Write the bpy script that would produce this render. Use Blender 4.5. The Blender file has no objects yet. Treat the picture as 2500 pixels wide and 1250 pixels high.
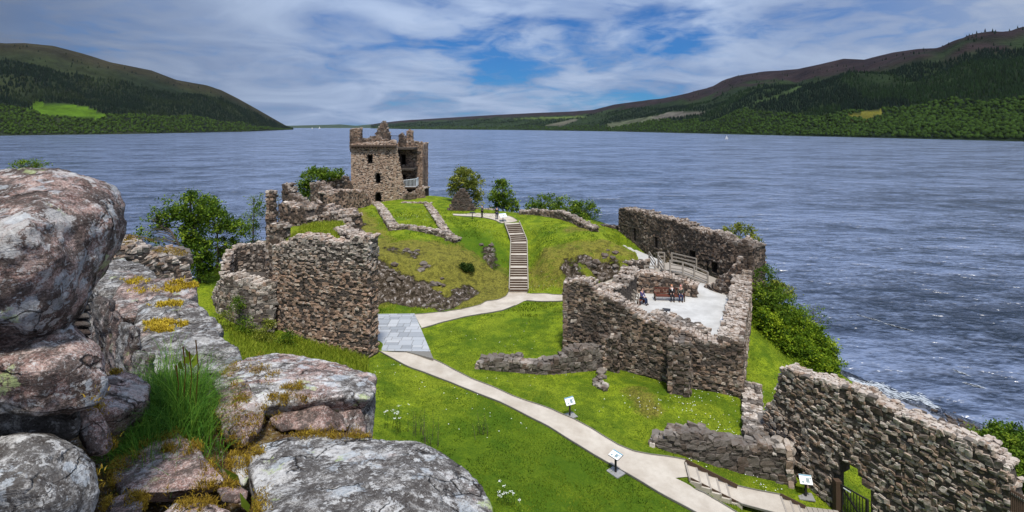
import bpy, bmesh, math, random
import numpy as np
from mathutils import Vector, Matrix, noise as mnoise

random.seed(7); RNG = np.random.default_rng(7)
sc = bpy.context.scene
F, HY, CZ = 1300.0, 308.0, 30.0      # focal length and horizon of the photograph (in its pixels), eye height above the loch

# ------------------------------------------------------------------ camera
cam_d = bpy.data.cameras.new('camera'); cam = bpy.data.objects.new('camera', cam_d)
sc.collection.objects.link(cam); sc.camera = cam
cam.location = (0, 0, CZ); cam.rotation_euler = (math.radians(90), 0, 0)
cam_d.sensor_width = 36; cam_d.lens = 36 * F / 2500; cam_d.shift_y = -(625 - HY) / 2500
cam_d.clip_start = 0.05; cam_d.clip_end = 60000

# ------------------------------------------------------------------ node helper
def nd(nt, typ, ins=None, **props):
    n = nt.nodes.new(typ)
    for k, v in props.items(): setattr(n, k, v)
    for k, v in (ins or {}).items():
        s = n.inputs[k]
        if isinstance(v, bpy.types.NodeSocket): nt.links.new(v, s)
        elif isinstance(v, bpy.types.Node): nt.links.new(v.outputs[0], s)
        else: s.default_value = v
    return n
def mth(nt, op, a, b=0.0, c=0.0, clamp=False):
    return nd(nt, 'ShaderNodeMath', {0: a, 1: b, 2: c}, operation=op, use_clamp=clamp).outputs[0]
def mixc(nt, f, a, b, mode='MIX'):
    n = nd(nt, 'ShaderNodeMix', None, data_type='RGBA', blend_type=mode)
    for i, v in ((0, f), (6, a), (7, b)):
        if isinstance(v, bpy.types.NodeSocket): nt.links.new(v, n.inputs[i])
        else: n.inputs[i].default_value = v if i == 0 else (tuple(v) + (1,))[:4]
    return n.outputs[2]
def ramp(nt, fac, stops, interp='LINEAR'):
    n = nd(nt, 'ShaderNodeValToRGB', {0: fac}); cr = n.color_ramp; cr.interpolation = interp
    while len(cr.elements) < len(stops): cr.elements.new(0.5)
    for e, (p, c) in zip(cr.elements, stops):
        e.position = p; e.color = (c, c, c, 1) if isinstance(c, (int, float)) else tuple(c) + (1,)
    return n.outputs[0]
def noi(nt, vec, scale, detail=4, rough=0.55, dist=0.0):
    return nd(nt, 'ShaderNodeTexNoise', {'Vector': vec, 'Scale': scale, 'Detail': detail, 'Roughness': rough, 'Distortion': dist}).outputs[0]
def vor(nt, vec, scale, feature='F1', out=0, rnd=1.0):
    return nd(nt, 'ShaderNodeTexVoronoi', {'Vector': vec, 'Scale': scale, 'Randomness': rnd}, feature=feature).outputs[out]

# ------------------------------------------------------------------ sky and sun
SUN_DIR = Vector((0.05, -0.40, 0.90)).normalized()
world = bpy.data.worlds.new('World'); sc.world = world; world.use_nodes = True
nt = world.node_tree; nt.nodes.clear()
tc = nd(nt, 'ShaderNodeTexCoord').outputs['Generated']
sp = nd(nt, 'ShaderNodeSeparateXYZ', {0: tc})
X, Y, Z_ = sp.outputs
sky = nd(nt, 'ShaderNodeTexSky', None, sky_type='NISHITA', sun_disc=False,
         sun_elevation=math.asin(SUN_DIR.z), sun_rotation=math.atan2(SUN_DIR.x, SUN_DIR.y))
sky.altitude = 50; sky.air_density = 1.0; sky.dust_density = 0.3; sky.ozone_density = 3
up = mth(nt, 'MAXIMUM', Z_, 0.0)
zc = mth(nt, 'ADD', up, 0.17)
cv = nd(nt, 'ShaderNodeCombineXYZ', {0: mth(nt, 'DIVIDE', X, zc), 1: mth(nt, 'DIVIDE', Y, zc), 2: 0.0}).outputs[0]
big = noi(nt, cv, 0.55, 3, 0.5, 0.3)
n1 = noi(nt, cv, 1.5, 8, 0.50, 0.6)
n2 = noi(nt, cv, 5.5, 8, 0.60, 0.8)
ay = mth(nt, 'MAXIMUM', Y, 0.05)
u = mth(nt, 'DIVIDE', X, ay); v = mth(nt, 'DIVIDE', Z_, ay)
def gap(cu, cvv, su, sv):
    a = mth(nt, 'DIVIDE', mth(nt, 'SUBTRACT', u, cu), su); b = mth(nt, 'DIVIDE', mth(nt, 'SUBTRACT', v, cvv), sv)
    r = mth(nt, 'ADD', mth(nt, 'MULTIPLY', a, a), mth(nt, 'MULTIPLY', b, b))
    return mth(nt, 'EXPONENT', mth(nt, 'MULTIPLY', r, -1.0))
g = mth(nt, 'ADD', gap(-0.03, 0.15, 0.20, 0.085), mth(nt, 'MULTIPLY', gap(0.32, 0.175, 0.13, 0.05), 1.0))
g = mth(nt, 'ADD', g, mth(nt, 'MULTIPLY', gap(0.18, 0.045, 0.16, 0.022), 0.8))
dens = mth(nt, 'ADD', mth(nt, 'ADD', mth(nt, 'MULTIPLY', n1, 0.95), mth(nt, 'MULTIPLY', n2, 0.50)), mth(nt, 'MULTIPLY', big, 0.35))
dens = mth(nt, 'SUBTRACT', dens, mth(nt, 'MULTIPLY', g, 0.30))
cover = ramp(nt, dens, [(0.56, 0.10), (0.66, 0.48), (0.76, 0.84), (0.88, 1.0)])
shade = ramp(nt, n1, [(0.36, 0.0), (0.64, 1.0)])
cloud = mixc(nt, shade, (1.45, 2.1, 3.6), (3.0, 3.75, 5.2))
# thicker, greyer cloud towards the west
west = nd(nt, 'ShaderNodeMapRange', {0: u, 1: -0.30, 2: -0.95, 3: 0.0, 4: 1.0}).outputs[0]
cloud = mixc(nt, mth(nt, 'MULTIPLY', west, 0.8), cloud, (0.85, 1.10, 1.65))
east = nd(nt, 'ShaderNodeMapRange', {0: u, 1: 0.35, 2: 1.0, 3: 0.0, 4: 1.0}).outputs[0]
cloud = mixc(nt, mth(nt, 'MULTIPLY', east, 0.75), cloud, (2.7, 3.1, 3.9))
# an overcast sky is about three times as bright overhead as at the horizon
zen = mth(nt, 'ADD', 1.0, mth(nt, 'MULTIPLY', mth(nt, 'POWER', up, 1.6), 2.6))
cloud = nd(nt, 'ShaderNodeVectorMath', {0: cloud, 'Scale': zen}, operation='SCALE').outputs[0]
blue = mixc(nt, 1.0, sky.outputs[0], (0.06, 0.33, 0.68), 'MULTIPLY')
cover = mth(nt, 'MAXIMUM', cover, mth(nt, 'MULTIPLY', mth(nt, 'MAXIMUM', west, east), 0.9))
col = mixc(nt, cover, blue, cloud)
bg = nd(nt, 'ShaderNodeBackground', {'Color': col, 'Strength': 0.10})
nd(nt, 'ShaderNodeOutputWorld', {0: bg.outputs[0]})

sun_d = bpy.data.lights.new('sun', 'SUN'); sun_d.energy = 3.7; sun_d.angle = math.radians(7); sun_d.color = (1.0, 0.955, 0.88)
sun = bpy.data.objects.new('sun', sun_d); sc.collection.objects.link(sun)
sun.rotation_euler = (-SUN_DIR).to_track_quat('-Z', 'Y').to_euler(); sun.location = (0, 0, 200)

sc.view_settings.view_transform = 'Standard'; sc.view_settings.look = 'None'
sc.view_settings.exposure = 0.36; sc.view_settings.gamma = 1.0; sc.view_settings.use_curve_mapping = False

TMP = bpy.data.scenes.new('workbench')
def bake(o):
    TMP.collection.objects.link(o)
    with bpy.context.temp_override(scene=TMP, view_layer=TMP.view_layers[0]): dg = bpy.context.evaluated_depsgraph_get()
    nm = bpy.data.meshes.new_from_object(o.evaluated_get(dg)); bpy.data.objects.remove(o); return nm
# ------------------------------------------------------------------ geometry helpers
def W(px, py, d): return Vector(((px - 1250) / F * d, d, CZ - (py - HY) / F * d))
def Zp(px, py, z):
    d = (CZ - z) * F / (py - HY); return Vector(((px - 1250) / F * d, d, z))
def proj(x, y, z): return 1250 + x / y * F, HY + (CZ - z) / y * F

def link(o): sc.collection.objects.link(o); return o
def tag(o, label, cat, group=None, kind=None):
    if label: o['label'] = label
    if cat: o['category'] = cat
    if group: o['group'] = group
    if kind: o['kind'] = kind
    return o
def empty(name, loc, label, cat, group=None, rz=0):
    o = bpy.data.objects.new(name, None); o.location = loc; o.rotation_euler = (0, 0, rz); o.empty_display_size = 0.3
    link(o); return tag(o, label, cat, group)
def par(o, root):
    o.parent = root
    if root is not None: o.matrix_parent_inverse = root_mat(root).inverted()
    return o
def root_mat(r):
    m = Matrix.LocRotScale(r.location, r.rotation_euler, r.scale)
    if r.parent is not None: m = root_mat(r.parent) @ r.matrix_parent_inverse @ m
    return m
def fmesh(name, V, Fc, mat=None, smooth=False, col=None, mats=None, midx=None):
    me = bpy.data.meshes.new(name); V = np.asarray(V, np.float32); Fc = np.asarray(Fc, np.int32)
    me.vertices.add(len(V)); me.vertices.foreach_set('co', V.ravel())
    k = Fc.shape[1]; me.loops.add(Fc.size); me.loops.foreach_set('vertex_index', Fc.ravel())
    me.polygons.add(len(Fc)); me.polygons.foreach_set('loop_start', np.arange(0, Fc.size, k, dtype=np.int32))
    me.polygons.foreach_set('use_smooth', np.full(len(Fc), smooth, bool))
    if col is not None:
        a = me.color_attributes.new('scol', 'FLOAT_COLOR', 'POINT')
        a.data.foreach_set('color', np.asarray(col, np.float32).ravel())
    if mat: me.materials.append(mat)
    me.update(calc_edges=True)
    return me
def mobj(name, me, root=None, recentre=True, color=(0, 0, 0, 0)):
    o = bpy.data.objects.new(name, me); link(o); o.color = color
    if root is not None: par(o, root)
    elif recentre and len(me.vertices):
        n = len(me.vertices); co = np.empty(n * 3, np.float32); me.vertices.foreach_get('co', co); co = co.reshape(-1, 3)
        c = (co.min(0) + co.max(0)) / 2; c[2] = co[:, 2].min(); co -= c
        me.vertices.foreach_set('co', co.ravel()); me.update(); o.location = Vector([float(t) for t in c])
    return o

class MB:
    """collects boxes, bars and tubes into one quad mesh"""
    def __init__(s): s.v = []; s.f = []; s.n = 0
    def add(s, V, Fc):
        s.v.append(np.asarray(V, float)); s.f.append(np.asarray(Fc) + s.n); s.n += len(V)
    def bar(s, p, q, w, h, up=(0, 0, 1), bev=0.0):
        p = Vector(p); q = Vector(q); t = (q - p).normalized(); up = Vector(up)
        if abs(t.dot(up)) > 0.98: up = Vector((0, 1, 0))
        a = t.cross(up).normalized(); b = a.cross(t).normalized()
        V = [c + a * (i * w / 2) + b * (j * h / 2) for c in (p, q) for i, j in ((-1, -1), (1, -1), (1, 1), (-1, 1))]
        s.add([tuple(x) for x in V], [(0, 1, 2, 3), (7, 6, 5, 4), (0, 4, 5, 1), (1, 5, 6, 2), (2, 6, 7, 3), (3, 7, 4, 0)])
    def box(s, c, sx, sy, sz, rz=0):
        c = Vector(c); R = Matrix.Rotation(rz, 3, 'Z')
        V = [tuple(c + R @ Vector((i * sx / 2, j * sy / 2, k * sz / 2))) for k in (-1, 1) for i, j in ((-1, -1), (1, -1), (1, 1), (-1, 1))]
        s.add(V, [(3, 2, 1, 0), (4, 5, 6, 7), (0, 1, 5, 4), (1, 2, 6, 5), (2, 3, 7, 6), (3, 0, 4, 7)])
    def hexa(s, bot, top):
        s.add([tuple(p) for p in bot] + [tuple(p) for p in top], [(3, 2, 1, 0), (4, 5, 6, 7), (0, 1, 5, 4), (1, 2, 6, 5), (2, 3, 7, 6), (3, 0, 4, 7)])
    def tube(s, P, R, n=6):
        P = [Vector(p) for p in P]; V = []; m = len(P)
        for i, p in enumerate(P):
            t = (P[min(i + 1, m - 1)] - P[max(i - 1, 0)]).normalized()
            a = t.cross(Vector((0.3, 0.9, 0.2))).normalized(); b = t.cross(a)
            r = R[i] if hasattr(R, '__len__') else R
            V += [tuple(p + (a * math.cos(2 * math.pi * j / n) + b * math.sin(2 * math.pi * j / n)) * r) for j in range(n)]
        Fc = [(i * n + j, i * n + (j + 1) % n, (i + 1) * n + (j + 1) % n, (i + 1) * n + j) for i in range(m - 1) for j in range(n)]
        s.add(V, Fc)
    def build(s, name, mat, root=None, smooth=False, color=(0, 0, 0, 0)):
        me = fmesh(name, np.concatenate(s.v), np.concatenate(s.f), mat, smooth)
        return mobj(name, me, root, color=color)

# ------------------------------------------------------------------ materials
def newmat(name):
    m = bpy.data.materials.new(name); m.use_nodes = True; t = m.node_tree; t.nodes.clear(); return m, t
def finish(t, col, rough=0.9, bump=None, bstr=0.5, bdist=0.05, spec=0.2, extra=None):
    ins = {'Base Color': col if isinstance(col, bpy.types.NodeSocket) else tuple(col) + (1,), 'Roughness': rough, 'Specular IOR Level': spec}
    if extra: ins.update(extra)
    p = nd(t, 'ShaderNodeBsdfPrincipled', ins)
    if bump is not None:
        b = nd(t, 'ShaderNodeBump', {'Height': bump, 'Strength': bstr, 'Distance': bdist}); t.links.new(b.outputs[0], p.inputs['Normal'])
    nd(t, 'ShaderNodeOutputMaterial', {0: p.outputs[0]}); return p
def simple(name, col, rough=0.7, var=0.25, scale=8, metal=0.0, spec=0.3):
    m, t = newmat(name); pos = nd(t, 'ShaderNodeNewGeometry').outputs['Position']
    n = noi(t, pos, scale, 4); c = mixc(t, n, [x * (1 - var) for x in col], [min(1, x * (1 + var)) for x in col])
    finish(t, c, rough, n, 0.15, 0.01, spec, {'Metallic': metal}); return m
def idcol(t):
    """(random, pale, red, dark) of a stone: from its vertex colour inside a joined mesh, from the object colour otherwise"""
    a = nd(t, 'ShaderNodeAttribute', None, attribute_name='scol'); o = nd(t, 'ShaderNodeObjectInfo')
    sa = nd(t, 'ShaderNodeSeparateColor', {0: a.outputs['Color']}); so = nd(t, 'ShaderNodeSeparateColor', {0: o.outputs['Color']})
    r = [mth(t, 'ADD', sa.outputs[i], so.outputs[i]) for i in range(3)]
    return r + [mth(t, 'ADD', a.outputs['Alpha'], o.outputs['Alpha'])]

def mat_rubble():
    m, t = newmat('rubble_stone'); pos = nd(t, 'ShaderNodeNewGeometry').outputs['Position']
    rnd, pale, red, dark = idcol(t)
    n1 = noi(t, pos, 3.5, 6, 0.62); n2 = noi(t, pos, 22, 5, 0.65); big = noi(t, pos, 0.55, 4, 0.6)
    base = ramp(t, rnd, [(0.0, (0.085, 0.060, 0.045)), (0.2, (0.18, 0.135, 0.105)), (0.4, (0.28, 0.235, 0.195)), (0.58, (0.25, 0.18, 0.135)), (0.75, (0.37, 0.325, 0.28)), (0.9, (0.50, 0.465, 0.42)), (1.0, (0.62, 0.59, 0.55))])
    redc = ramp(t, rnd, [(0.0, (0.17, 0.10, 0.07)), (0.25, (0.30, 0.19, 0.135)), (0.5, (0.36, 0.25, 0.185)), (0.75, (0.42, 0.31, 0.235)), (1.0, (0.58, 0.50, 0.42))])
    c = mixc(t, red, base, redc)
    c = mixc(t, mth(t, 'MULTIPLY', ramp(t, n2, [(0.35, 0.0), (0.65, 1.0)]), 0.45), c, mixc(t, 1.0, c, (0.32, 0.30, 0.29), 'MULTIPLY'))
    # pale lichen crust, most of it on the wall heads
    lf = mth(t, 'ADD', mth(t, 'MULTIPLY', n1, 1.0), mth(t, 'MULTIPLY', pale, 0.22))
    c = mixc(t, mth(t, 'MULTIPLY', ramp(t, lf, [(0.57, 0.0), (0.70, 1.0)]), 0.65), c, (0.44, 0.42, 0.395))
    c = mixc(t, 1.0, c, (1.06, 1.0, 0.94), 'MULTIPLY')
    # damp black growth in large stains
    df = mth(t, 'ADD', big, mth(t, 'MULTIPLY', dark, 0.25))
    df = mth(t, 'SUBTRACT', df, mth(t, 'MULTIPLY', pale, 0.06))
    c = mixc(t, mth(t, 'MULTIPLY', ramp(t, df, [(0.50, 0.0), (0.68, 1.0)]), 0.72), c, (0.035, 0.03, 0.027))
    h = mth(t, 'ADD', mth(t, 'MULTIPLY', n1, 0.6), mth(t, 'MULTIPLY', n2, 0.4))
    finish(t, c, 0.95, h, 1.0, 0.09, 0.12); return m
def mat_mortar():
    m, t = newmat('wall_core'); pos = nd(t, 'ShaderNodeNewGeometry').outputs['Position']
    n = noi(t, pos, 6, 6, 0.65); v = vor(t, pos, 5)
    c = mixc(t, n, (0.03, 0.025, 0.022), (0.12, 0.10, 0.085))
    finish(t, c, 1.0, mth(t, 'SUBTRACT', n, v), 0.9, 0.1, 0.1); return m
def mat_ground():
    m, t = newmat('turf'); pos = nd(t, 'ShaderNodeNewGeometry').outputs['Position']
    a = nd(t, 'ShaderNodeAttribute', None, attribute_name='scol'); s = nd(t, 'ShaderNodeSeparateColor', {0: a.outputs['Color']})
    big = noi(t, pos, 0.16, 5, 0.6, 0.4); mid = noi(t, pos, 0.9, 6, 0.65, 0.3); fin = noi(t, pos, 9, 6, 0.75); ff = noi(t, pos, 34, 3, 0.8)
    g = mixc(t, ramp(t, mid, [(0.40, 0.0), (0.60, 1.0)]), (0.040, 0.080, 0.005), (0.185, 0.245, 0.011))
    g = mixc(t, mth(t, 'MULTIPLY', ramp(t, big, [(0.45, 0.0), (0.62, 1.0)]), 0.55), g, (0.23, 0.265, 0.018))
    g = mixc(t, mth(t, 'MULTIPLY', ramp(t, fin, [(0.42, 1.0), (0.55, 0.0)]), 0.85), g, (0.026, 0.062, 0.003))
    g = mixc(t, mth(t, 'MULTIPLY', ramp(t, ff, [(0.50, 0.0), (0.60, 1.0)]), 0.55), g, (0.36, 0.42, 0.03))
    g = mixc(t, mth(t, 'MULTIPLY', ramp(t, noi(t, pos, 0.42, 7, 0.68, 0.4), [(0.50, 0.0), (0.60, 1.0)]), 0.6), g, (0.045, 0.095, 0.006))
    # darker turf in set zones
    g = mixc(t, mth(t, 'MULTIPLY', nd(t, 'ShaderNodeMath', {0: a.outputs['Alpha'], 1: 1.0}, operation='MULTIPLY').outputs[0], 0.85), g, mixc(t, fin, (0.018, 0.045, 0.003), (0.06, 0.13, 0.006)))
    # dry grass
    df = mth(t, 'ADD', s.outputs[1], mth(t, 'MULTIPLY', mth(t, 'SUBTRACT', mid, 0.5), 1.6))
    dryc = mixc(t, ramp(t, fin, [(0.38, 0.0), (0.60, 1.0)]), (0.060, 0.045, 0.012), (0.24, 0.215, 0.04))
    dryc = mixc(t, mth(t, 'MULTIPLY', ramp(t, noi(t, pos, 1.7, 6, 0.7, 0.5), [(0.48, 0.0), (0.60, 1.0)]), 0.75), dryc, (0.045, 0.035, 0.012))
    c = mixc(t, mth(t, 'MULTIPLY', ramp(t, df, [(0.45, 0.0), (0.80, 1.0)]), 0.85), g, dryc)
    # bare rock
    rk = noi(t, pos, 2.4, 8, 0.7, 0.6)
    rockc = ramp(t, rk, [(0.36, (0.014, 0.011, 0.008)), (0.48, (0.055, 0.042, 0.028)), (0.57, (0.14, 0.11, 0.085)), (0.66, (0.48, 0.45, 0.43))])
    rf = mth(t, 'ADD', s.outputs[0], mth(t, 'MULTIPLY', mth(t, 'SUBTRACT', fin, 0.5), 1.2))
    rf = mth(t, 'ADD', rf, mth(t, 'MULTIPLY', mth(t, 'SUBTRACT', mid, 0.5), 1.5))
    rfac = ramp(t, rf, [(0.5, 0.0), (0.62, 1.0)])
    c = mixc(t, rfac, c, rockc)
    # shingle
    bc = ramp(t, vor(t, pos, 3.0, out=1), [(0.1, (0.05, 0.05, 0.055)), (0.5, (0.14, 0.13, 0.125)), (0.9, (0.24, 0.23, 0.22))])
    c = mixc(t, s.outputs[2], c, bc)
    h = mth(t, 'ADD', mth(t, 'MULTIPLY', fin, 0.6), mth(t, 'MULTIPLY', ff, 0.4))
    h = mth(t, 'ADD', h, mth(t, 'MULTIPLY', mth(t, 'MULTIPLY', rk, rfac), 4.0))
    finish(t, c, 1.0, h, 0.85, 0.12, 0.08); return m
def mat_leaf(name, c0, c1, c2, trans=0.35):
    m, t = newmat(name); a = nd(t, 'ShaderNodeAttribute', None, attribute_name='scol')
    s = nd(t, 'ShaderNodeSeparateColor', {0: a.outputs['Color']})
    c = ramp(t, s.outputs[0], [(0.0, c0), (0.5, c1), (1.0, c2)])
    d = nd(t, 'ShaderNodeBsdfPrincipled', {'Base Color': c, 'Roughness': 0.75, 'Specular IOR Level': 0.12})
    tr = nd(t, 'ShaderNodeBsdfTranslucent', {'Color': c})
    mx = nd(t, 'ShaderNodeMixShader', {0: trans, 1: d.outputs[0], 2: tr.outputs[0]})
    nd(t, 'ShaderNodeOutputMaterial', {0: mx.outputs[0]}); return m
def mat_gravel(name, c0, c1):
    m, t = newmat(name); pos = nd(t, 'ShaderNodeNewGeometry').outputs['Position']
    n = noi(t, pos, 0.7, 6, 0.6); f = noi(t, pos, 40, 3, 0.8); w = noi(t, pos, 3.0, 5, 0.6)
    c = mixc(t, ramp(t, n, [(0.35, 0.0), (0.65, 1.0)]), c0, c1)
    c = mixc(t, mth(t, 'MULTIPLY', ramp(t, f, [(0.3, 1.0), (0.55, 0.0)]), 0.3), c, [x * 0.6 for x in c0])
    c = mixc(t, mth(t, 'MULTIPLY', ramp(t, w, [(0.5, 0.0), (0.7, 1.0)]), 0.22), c, [x * 0.75 for x in c0])
    finish(t, c, 0.95, f, 0.5, 0.015, 0.15); return m
def mat_boulder():
    """weathered sandstone with lichens: object colour = (random, pale crust, red stone, dark growth)"""
    m, t = newmat('lichened_stone'); pos = nd(t, 'ShaderNodeNewGeometry').outputs['Position']
    rnd, pale, red, dark = idcol(t)
    off = nd(t, 'ShaderNodeVectorMath', {0: pos, 1: (0.0, 0.0, 0.0)}, operation='ADD').outputs[0]
    wob = nd(t, 'ShaderNodeTexNoise', {'Vector': off, 'Scale': 9.0, 'Detail': 8, 'Roughness': 0.7}).outputs[1]
    wp = nd(t, 'ShaderNodeVectorMath', {0: wob, 'Scale': 0.24}, operation='SCALE').outputs[0]
    wpos = nd(t, 'ShaderNodeVectorMath', {0: off, 1: wp}, operation='ADD').outputs[0]
    grain = noi(t, off, 170, 4, 0.75); fine = noi(t, off, 55, 6, 0.75); mid = noi(t, off, 14, 7, 0.65, 0.4); big = noi(t, off, 4.2, 6, 0.6, 0.5)
    grey = ramp(t, mid, [(0.32, (0.12, 0.112, 0.105)), (0.46, (0.30, 0.285, 0.265)), (0.62, (0.54, 0.525, 0.50))])
    pink = ramp(t, mid, [(0.32, (0.12, 0.06, 0.048)), (0.46, (0.28, 0.165, 0.135)), (0.62, (0.46, 0.32, 0.27))])
    c = mixc(t, mth(t, 'MULTIPLY', ramp(t, mth(t, 'ADD', big, mth(t, 'MULTIPLY', red, 0.42)), [(0.60, 0.0), (0.70, 1.0)]), 0.95), grey, pink)
    # speckle
    c = mixc(t, mth(t, 'MULTIPLY', ramp(t, fine, [(0.525, 0.0), (0.60, 1.0)]), 0.68), c, (0.085, 0.07, 0.06))
    c = mixc(t, mth(t, 'MULTIPLY', ramp(t, grain, [(0.54, 0.0), (0.60, 1.0)]), 0.6), c, (0.56, 0.53, 0.49))
    c = mixc(t, mth(t, 'MULTIPLY', ramp(t, grain, [(0.40, 1.0), (0.46, 0.0)]), 0.7), c, (0.05, 0.04, 0.035))
    # black growth
    dk = mth(t, 'ADD', noi(t, off, 9.5, 9, 0.80, 0.2), mth(t, 'MULTIPLY', dark, 0.10))
    c = mixc(t, mth(t, 'MULTIPLY', ramp(t, dk, [(0.57, 0.0), (0.66, 1.0)]), 0.82), c, (0.042, 0.034, 0.029))
    # round crustose lichens of three sizes
    def crust(scale, thr, soft, col, amt, sel_lo):
        d = vor(t, wpos, scale); rc = nd(t, 'ShaderNodeSeparateColor', {0: vor(t, wpos, scale, out=1)})
        size = mth(t, 'MULTIPLY', rc.outputs[0], thr)
        k = nd(t, 'ShaderNodeMapRange', {0: mth(t, 'SUBTRACT', size, d), 1: 0.0, 2: soft, 3: 0.0, 4: 1.0}).outputs[0]
        on = mth(t, 'GREATER_THAN', rc.outputs[1], sel_lo)
        return mth(t, 'MULTIPLY', mth(t, 'MULTIPLY', k, on), amt), col
    for scale, thr, soft, colr, amt, sel in ((6.5, 0.62, 0.05, (0.58, 0.56, 0.53), 0.85, 0.70), (14.0, 0.62, 0.07, (0.44, 0.47, 0.49), 0.75, 0.5), (30.0, 0.60, 0.10, (0.62, 0.61, 0.585), 0.75, 0.35), (70.0, 0.6, 0.2, (0.55, 0.54, 0.52), 0.6, 0.35)):
        f, cc = crust(scale, thr, soft, colr, amt, sel)
        f = mth(t, 'MULTIPLY', f, pale)
        f = mth(t, 'MULTIPLY', f, ramp(t, noi(t, off, 60, 6, 0.8), [(0.40, 0.25), (0.50, 1.0)]))
        c = mixc(t, f, c, cc)
    f, cc = crust(13.0, 0.55, 0.16, (0.40, 0.47, 0.20), 0.75, 0.86)
    f = mth(t, 'MULTIPLY', f, ramp(t, fine, [(0.40, 0.1), (0.5, 1.0)]))
    c = mixc(t, mth(t, 'MULTIPLY', f, pale), c, cc)
    c = mixc(t, 1.0, c, ramp(t, rnd, [(0.0, 0.75), (1.0, 1.08)]), 'MULTIPLY')
    # cracks and bedding
    wob2 = nd(t, 'ShaderNodeTexNoise', {'Vector': off, 'Scale': 3.0, 'Detail': 6}).outputs[1]
    cpos = nd(t, 'ShaderNodeVectorMath', {0: off, 1: nd(t, 'ShaderNodeVectorMath', {0: wob2, 'Scale': 0.5}, operation='SCALE').outputs[0]}, operation='ADD').outputs[0]
    cpos = nd(t, 'ShaderNodeMapping', {'Vector': cpos, 'Scale': (1.0, 1.0, 2.6), 'Rotation': (0.25, 0.2, 0)}).outputs[0]
    ce = vor(t, cpos, 2.6, 'DISTANCE_TO_EDGE'); crack = ramp(t, ce, [(0.0, 1.0), (0.022, 0.0)])
    crack = mth(t, 'MULTIPLY', crack, ramp(t, noi(t, off, 5, 3), [(0.46, 0.0), (0.56, 1.0)]))
    c = mixc(t, mth(t, 'MULTIPLY', crack, 0.8), c, (0.02, 0.016, 0.012))
    st = nd(t, 'ShaderNodeMapping', {'Vector': off, 'Scale': (5.0, 5.0, 38.0), 'Rotation': (0.12, 0.18, 0)}).outputs[0]
    strat = noi(t, st, 1.0, 6, 0.65, 0.5)
    h = mth(t, 'ADD', mth(t, 'MULTIPLY', fine, 0.45), mth(t, 'MULTIPLY', mid, 0.9))
    h = mth(t, 'ADD', h, mth(t, 'MULTIPLY', strat, 0.9)); h = mth(t, 'ADD', h, mth(t, 'MULTIPLY', grain, 0.16)); h = mth(t, 'SUBTRACT', h, mth(t, 'MULTIPLY', crack, 0.9))
    finish(t, c, 0.9, h, 1.0, 0.016, 0.12); return m
def mat_wood(name, c0, c1):
    m, t = newmat(name); pos = nd(t, 'ShaderNodeNewGeometry').outputs['Position']
    st = nd(t, 'ShaderNodeMapping', {'Vector': pos, 'Scale': (6.0, 6.0, 6.0)}).outputs[0]
    n = noi(t, st, 3.0, 5, 0.7, 1.2); finish(t, mixc(t, n, c0, c1), 0.8, n, 0.3, 0.01, 0.2); return m
def mat_slab():
    m, t = newmat('paving_slate'); pos = nd(t, 'ShaderNodeNewGeometry').outputs['Position']
    rnd, p_, r_, d_ = idcol(t); n = noi(t, pos, 2.5, 6, 0.65)
    c = ramp(t, rnd, [(0.0, (0.20, 0.215, 0.235)), (0.4, (0.32, 0.34, 0.36)), (0.7, (0.32, 0.335, 0.355)), (1.0, (0.38, 0.39, 0.40))])
    c = mixc(t, mth(t, 'MULTIPLY', n, 0.35), c, (0.34, 0.34, 0.34))
    finish(t, c, 0.75, n, 0.2, 0.02, 0.3); return m
def mat_water():
    m, t = newmat('loch_water'); pos = nd(t, 'ShaderNodeNewGeometry').outputs['Position']
    mp = nd(t, 'ShaderNodeMapping', {'Vector': pos, 'Scale': (0.55, 1.0, 1.0), 'Rotation': (0, 0, math.radians(-8))}).outputs[0]
    # waves of all lengths with about the same steepness: wind ripples, chop, and the broad gust pattern far out
    hs = None; sl = None
    for sc_w, amp in ((2.2, 0.22), (0.75, 0.75), (0.27, 1.8), (0.11, 3.4), (0.045, 5.2), (0.018, 7.0)):
        w = noi(t, mp, sc_w, 2, 0.45, 0.10); e = mth(t, 'MULTIPLY', w, amp); hs = e if hs is None else mth(t, 'ADD', hs, e)
        sl = w if sl is None else mth(t, 'ADD', sl, w)
    c = mixc(t, ramp(t, mth(t, 'MULTIPLY', sl, 0.1667), [(0.44, 0.0), (0.54, 1.0)]), (0.010, 0.018, 0.038), (0.115, 0.148, 0.232))  # bright sheen and dark troughs of the waves painted into the base colour
    # pale shallows over sand along the beach
    dsh = nd(t, 'ShaderNodeVectorMath', {0: pos, 1: (0.872, 0.489, 0.0)}, operation='DOT_PRODUCT').outputs[1]
    dsh = mth(t, 'ADD', dsh, mth(t, 'MULTIPLY', mth(t, 'SUBTRACT', noi(t, pos, 0.5, 4), 0.5), 2.4))
    near = nd(t, 'ShaderNodeMapRange', {0: dsh, 1: 65.6, 2: 67.4, 3: 1.0, 4: 0.0}).outputs[0]
    yy = nd(t, 'ShaderNodeSeparateXYZ', {0: pos}).outputs; near = mth(t, 'MULTIPLY', near, mth(t, 'MULTIPLY', mth(t, 'GREATER_THAN', yy[0], 20.0), mth(t, 'LESS_THAN', yy[1], 75.0)))
    c = mixc(t, mth(t, 'MULTIPLY', near, 0.8), c, (0.19, 0.20, 0.235))
    hs = mth(t, 'MULTIPLY', hs, mth(t, 'SUBTRACT', 1.0, mth(t, 'MULTIPLY', near, 0.55)))
    b = nd(t, 'ShaderNodeBump', {'Height': hs, 'Strength': 1.0, 'Distance': 1.25})
    p = nd(t, 'ShaderNodeBsdfPrincipled', {'Base Color': c, 'Roughness': 0.26, 'IOR': 1.5, 'Specular IOR Level': 0.6, 'Normal': b.outputs[0]})
    nd(t, 'ShaderNodeOutputMaterial', {0: p.outputs[0]}); return m
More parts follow.
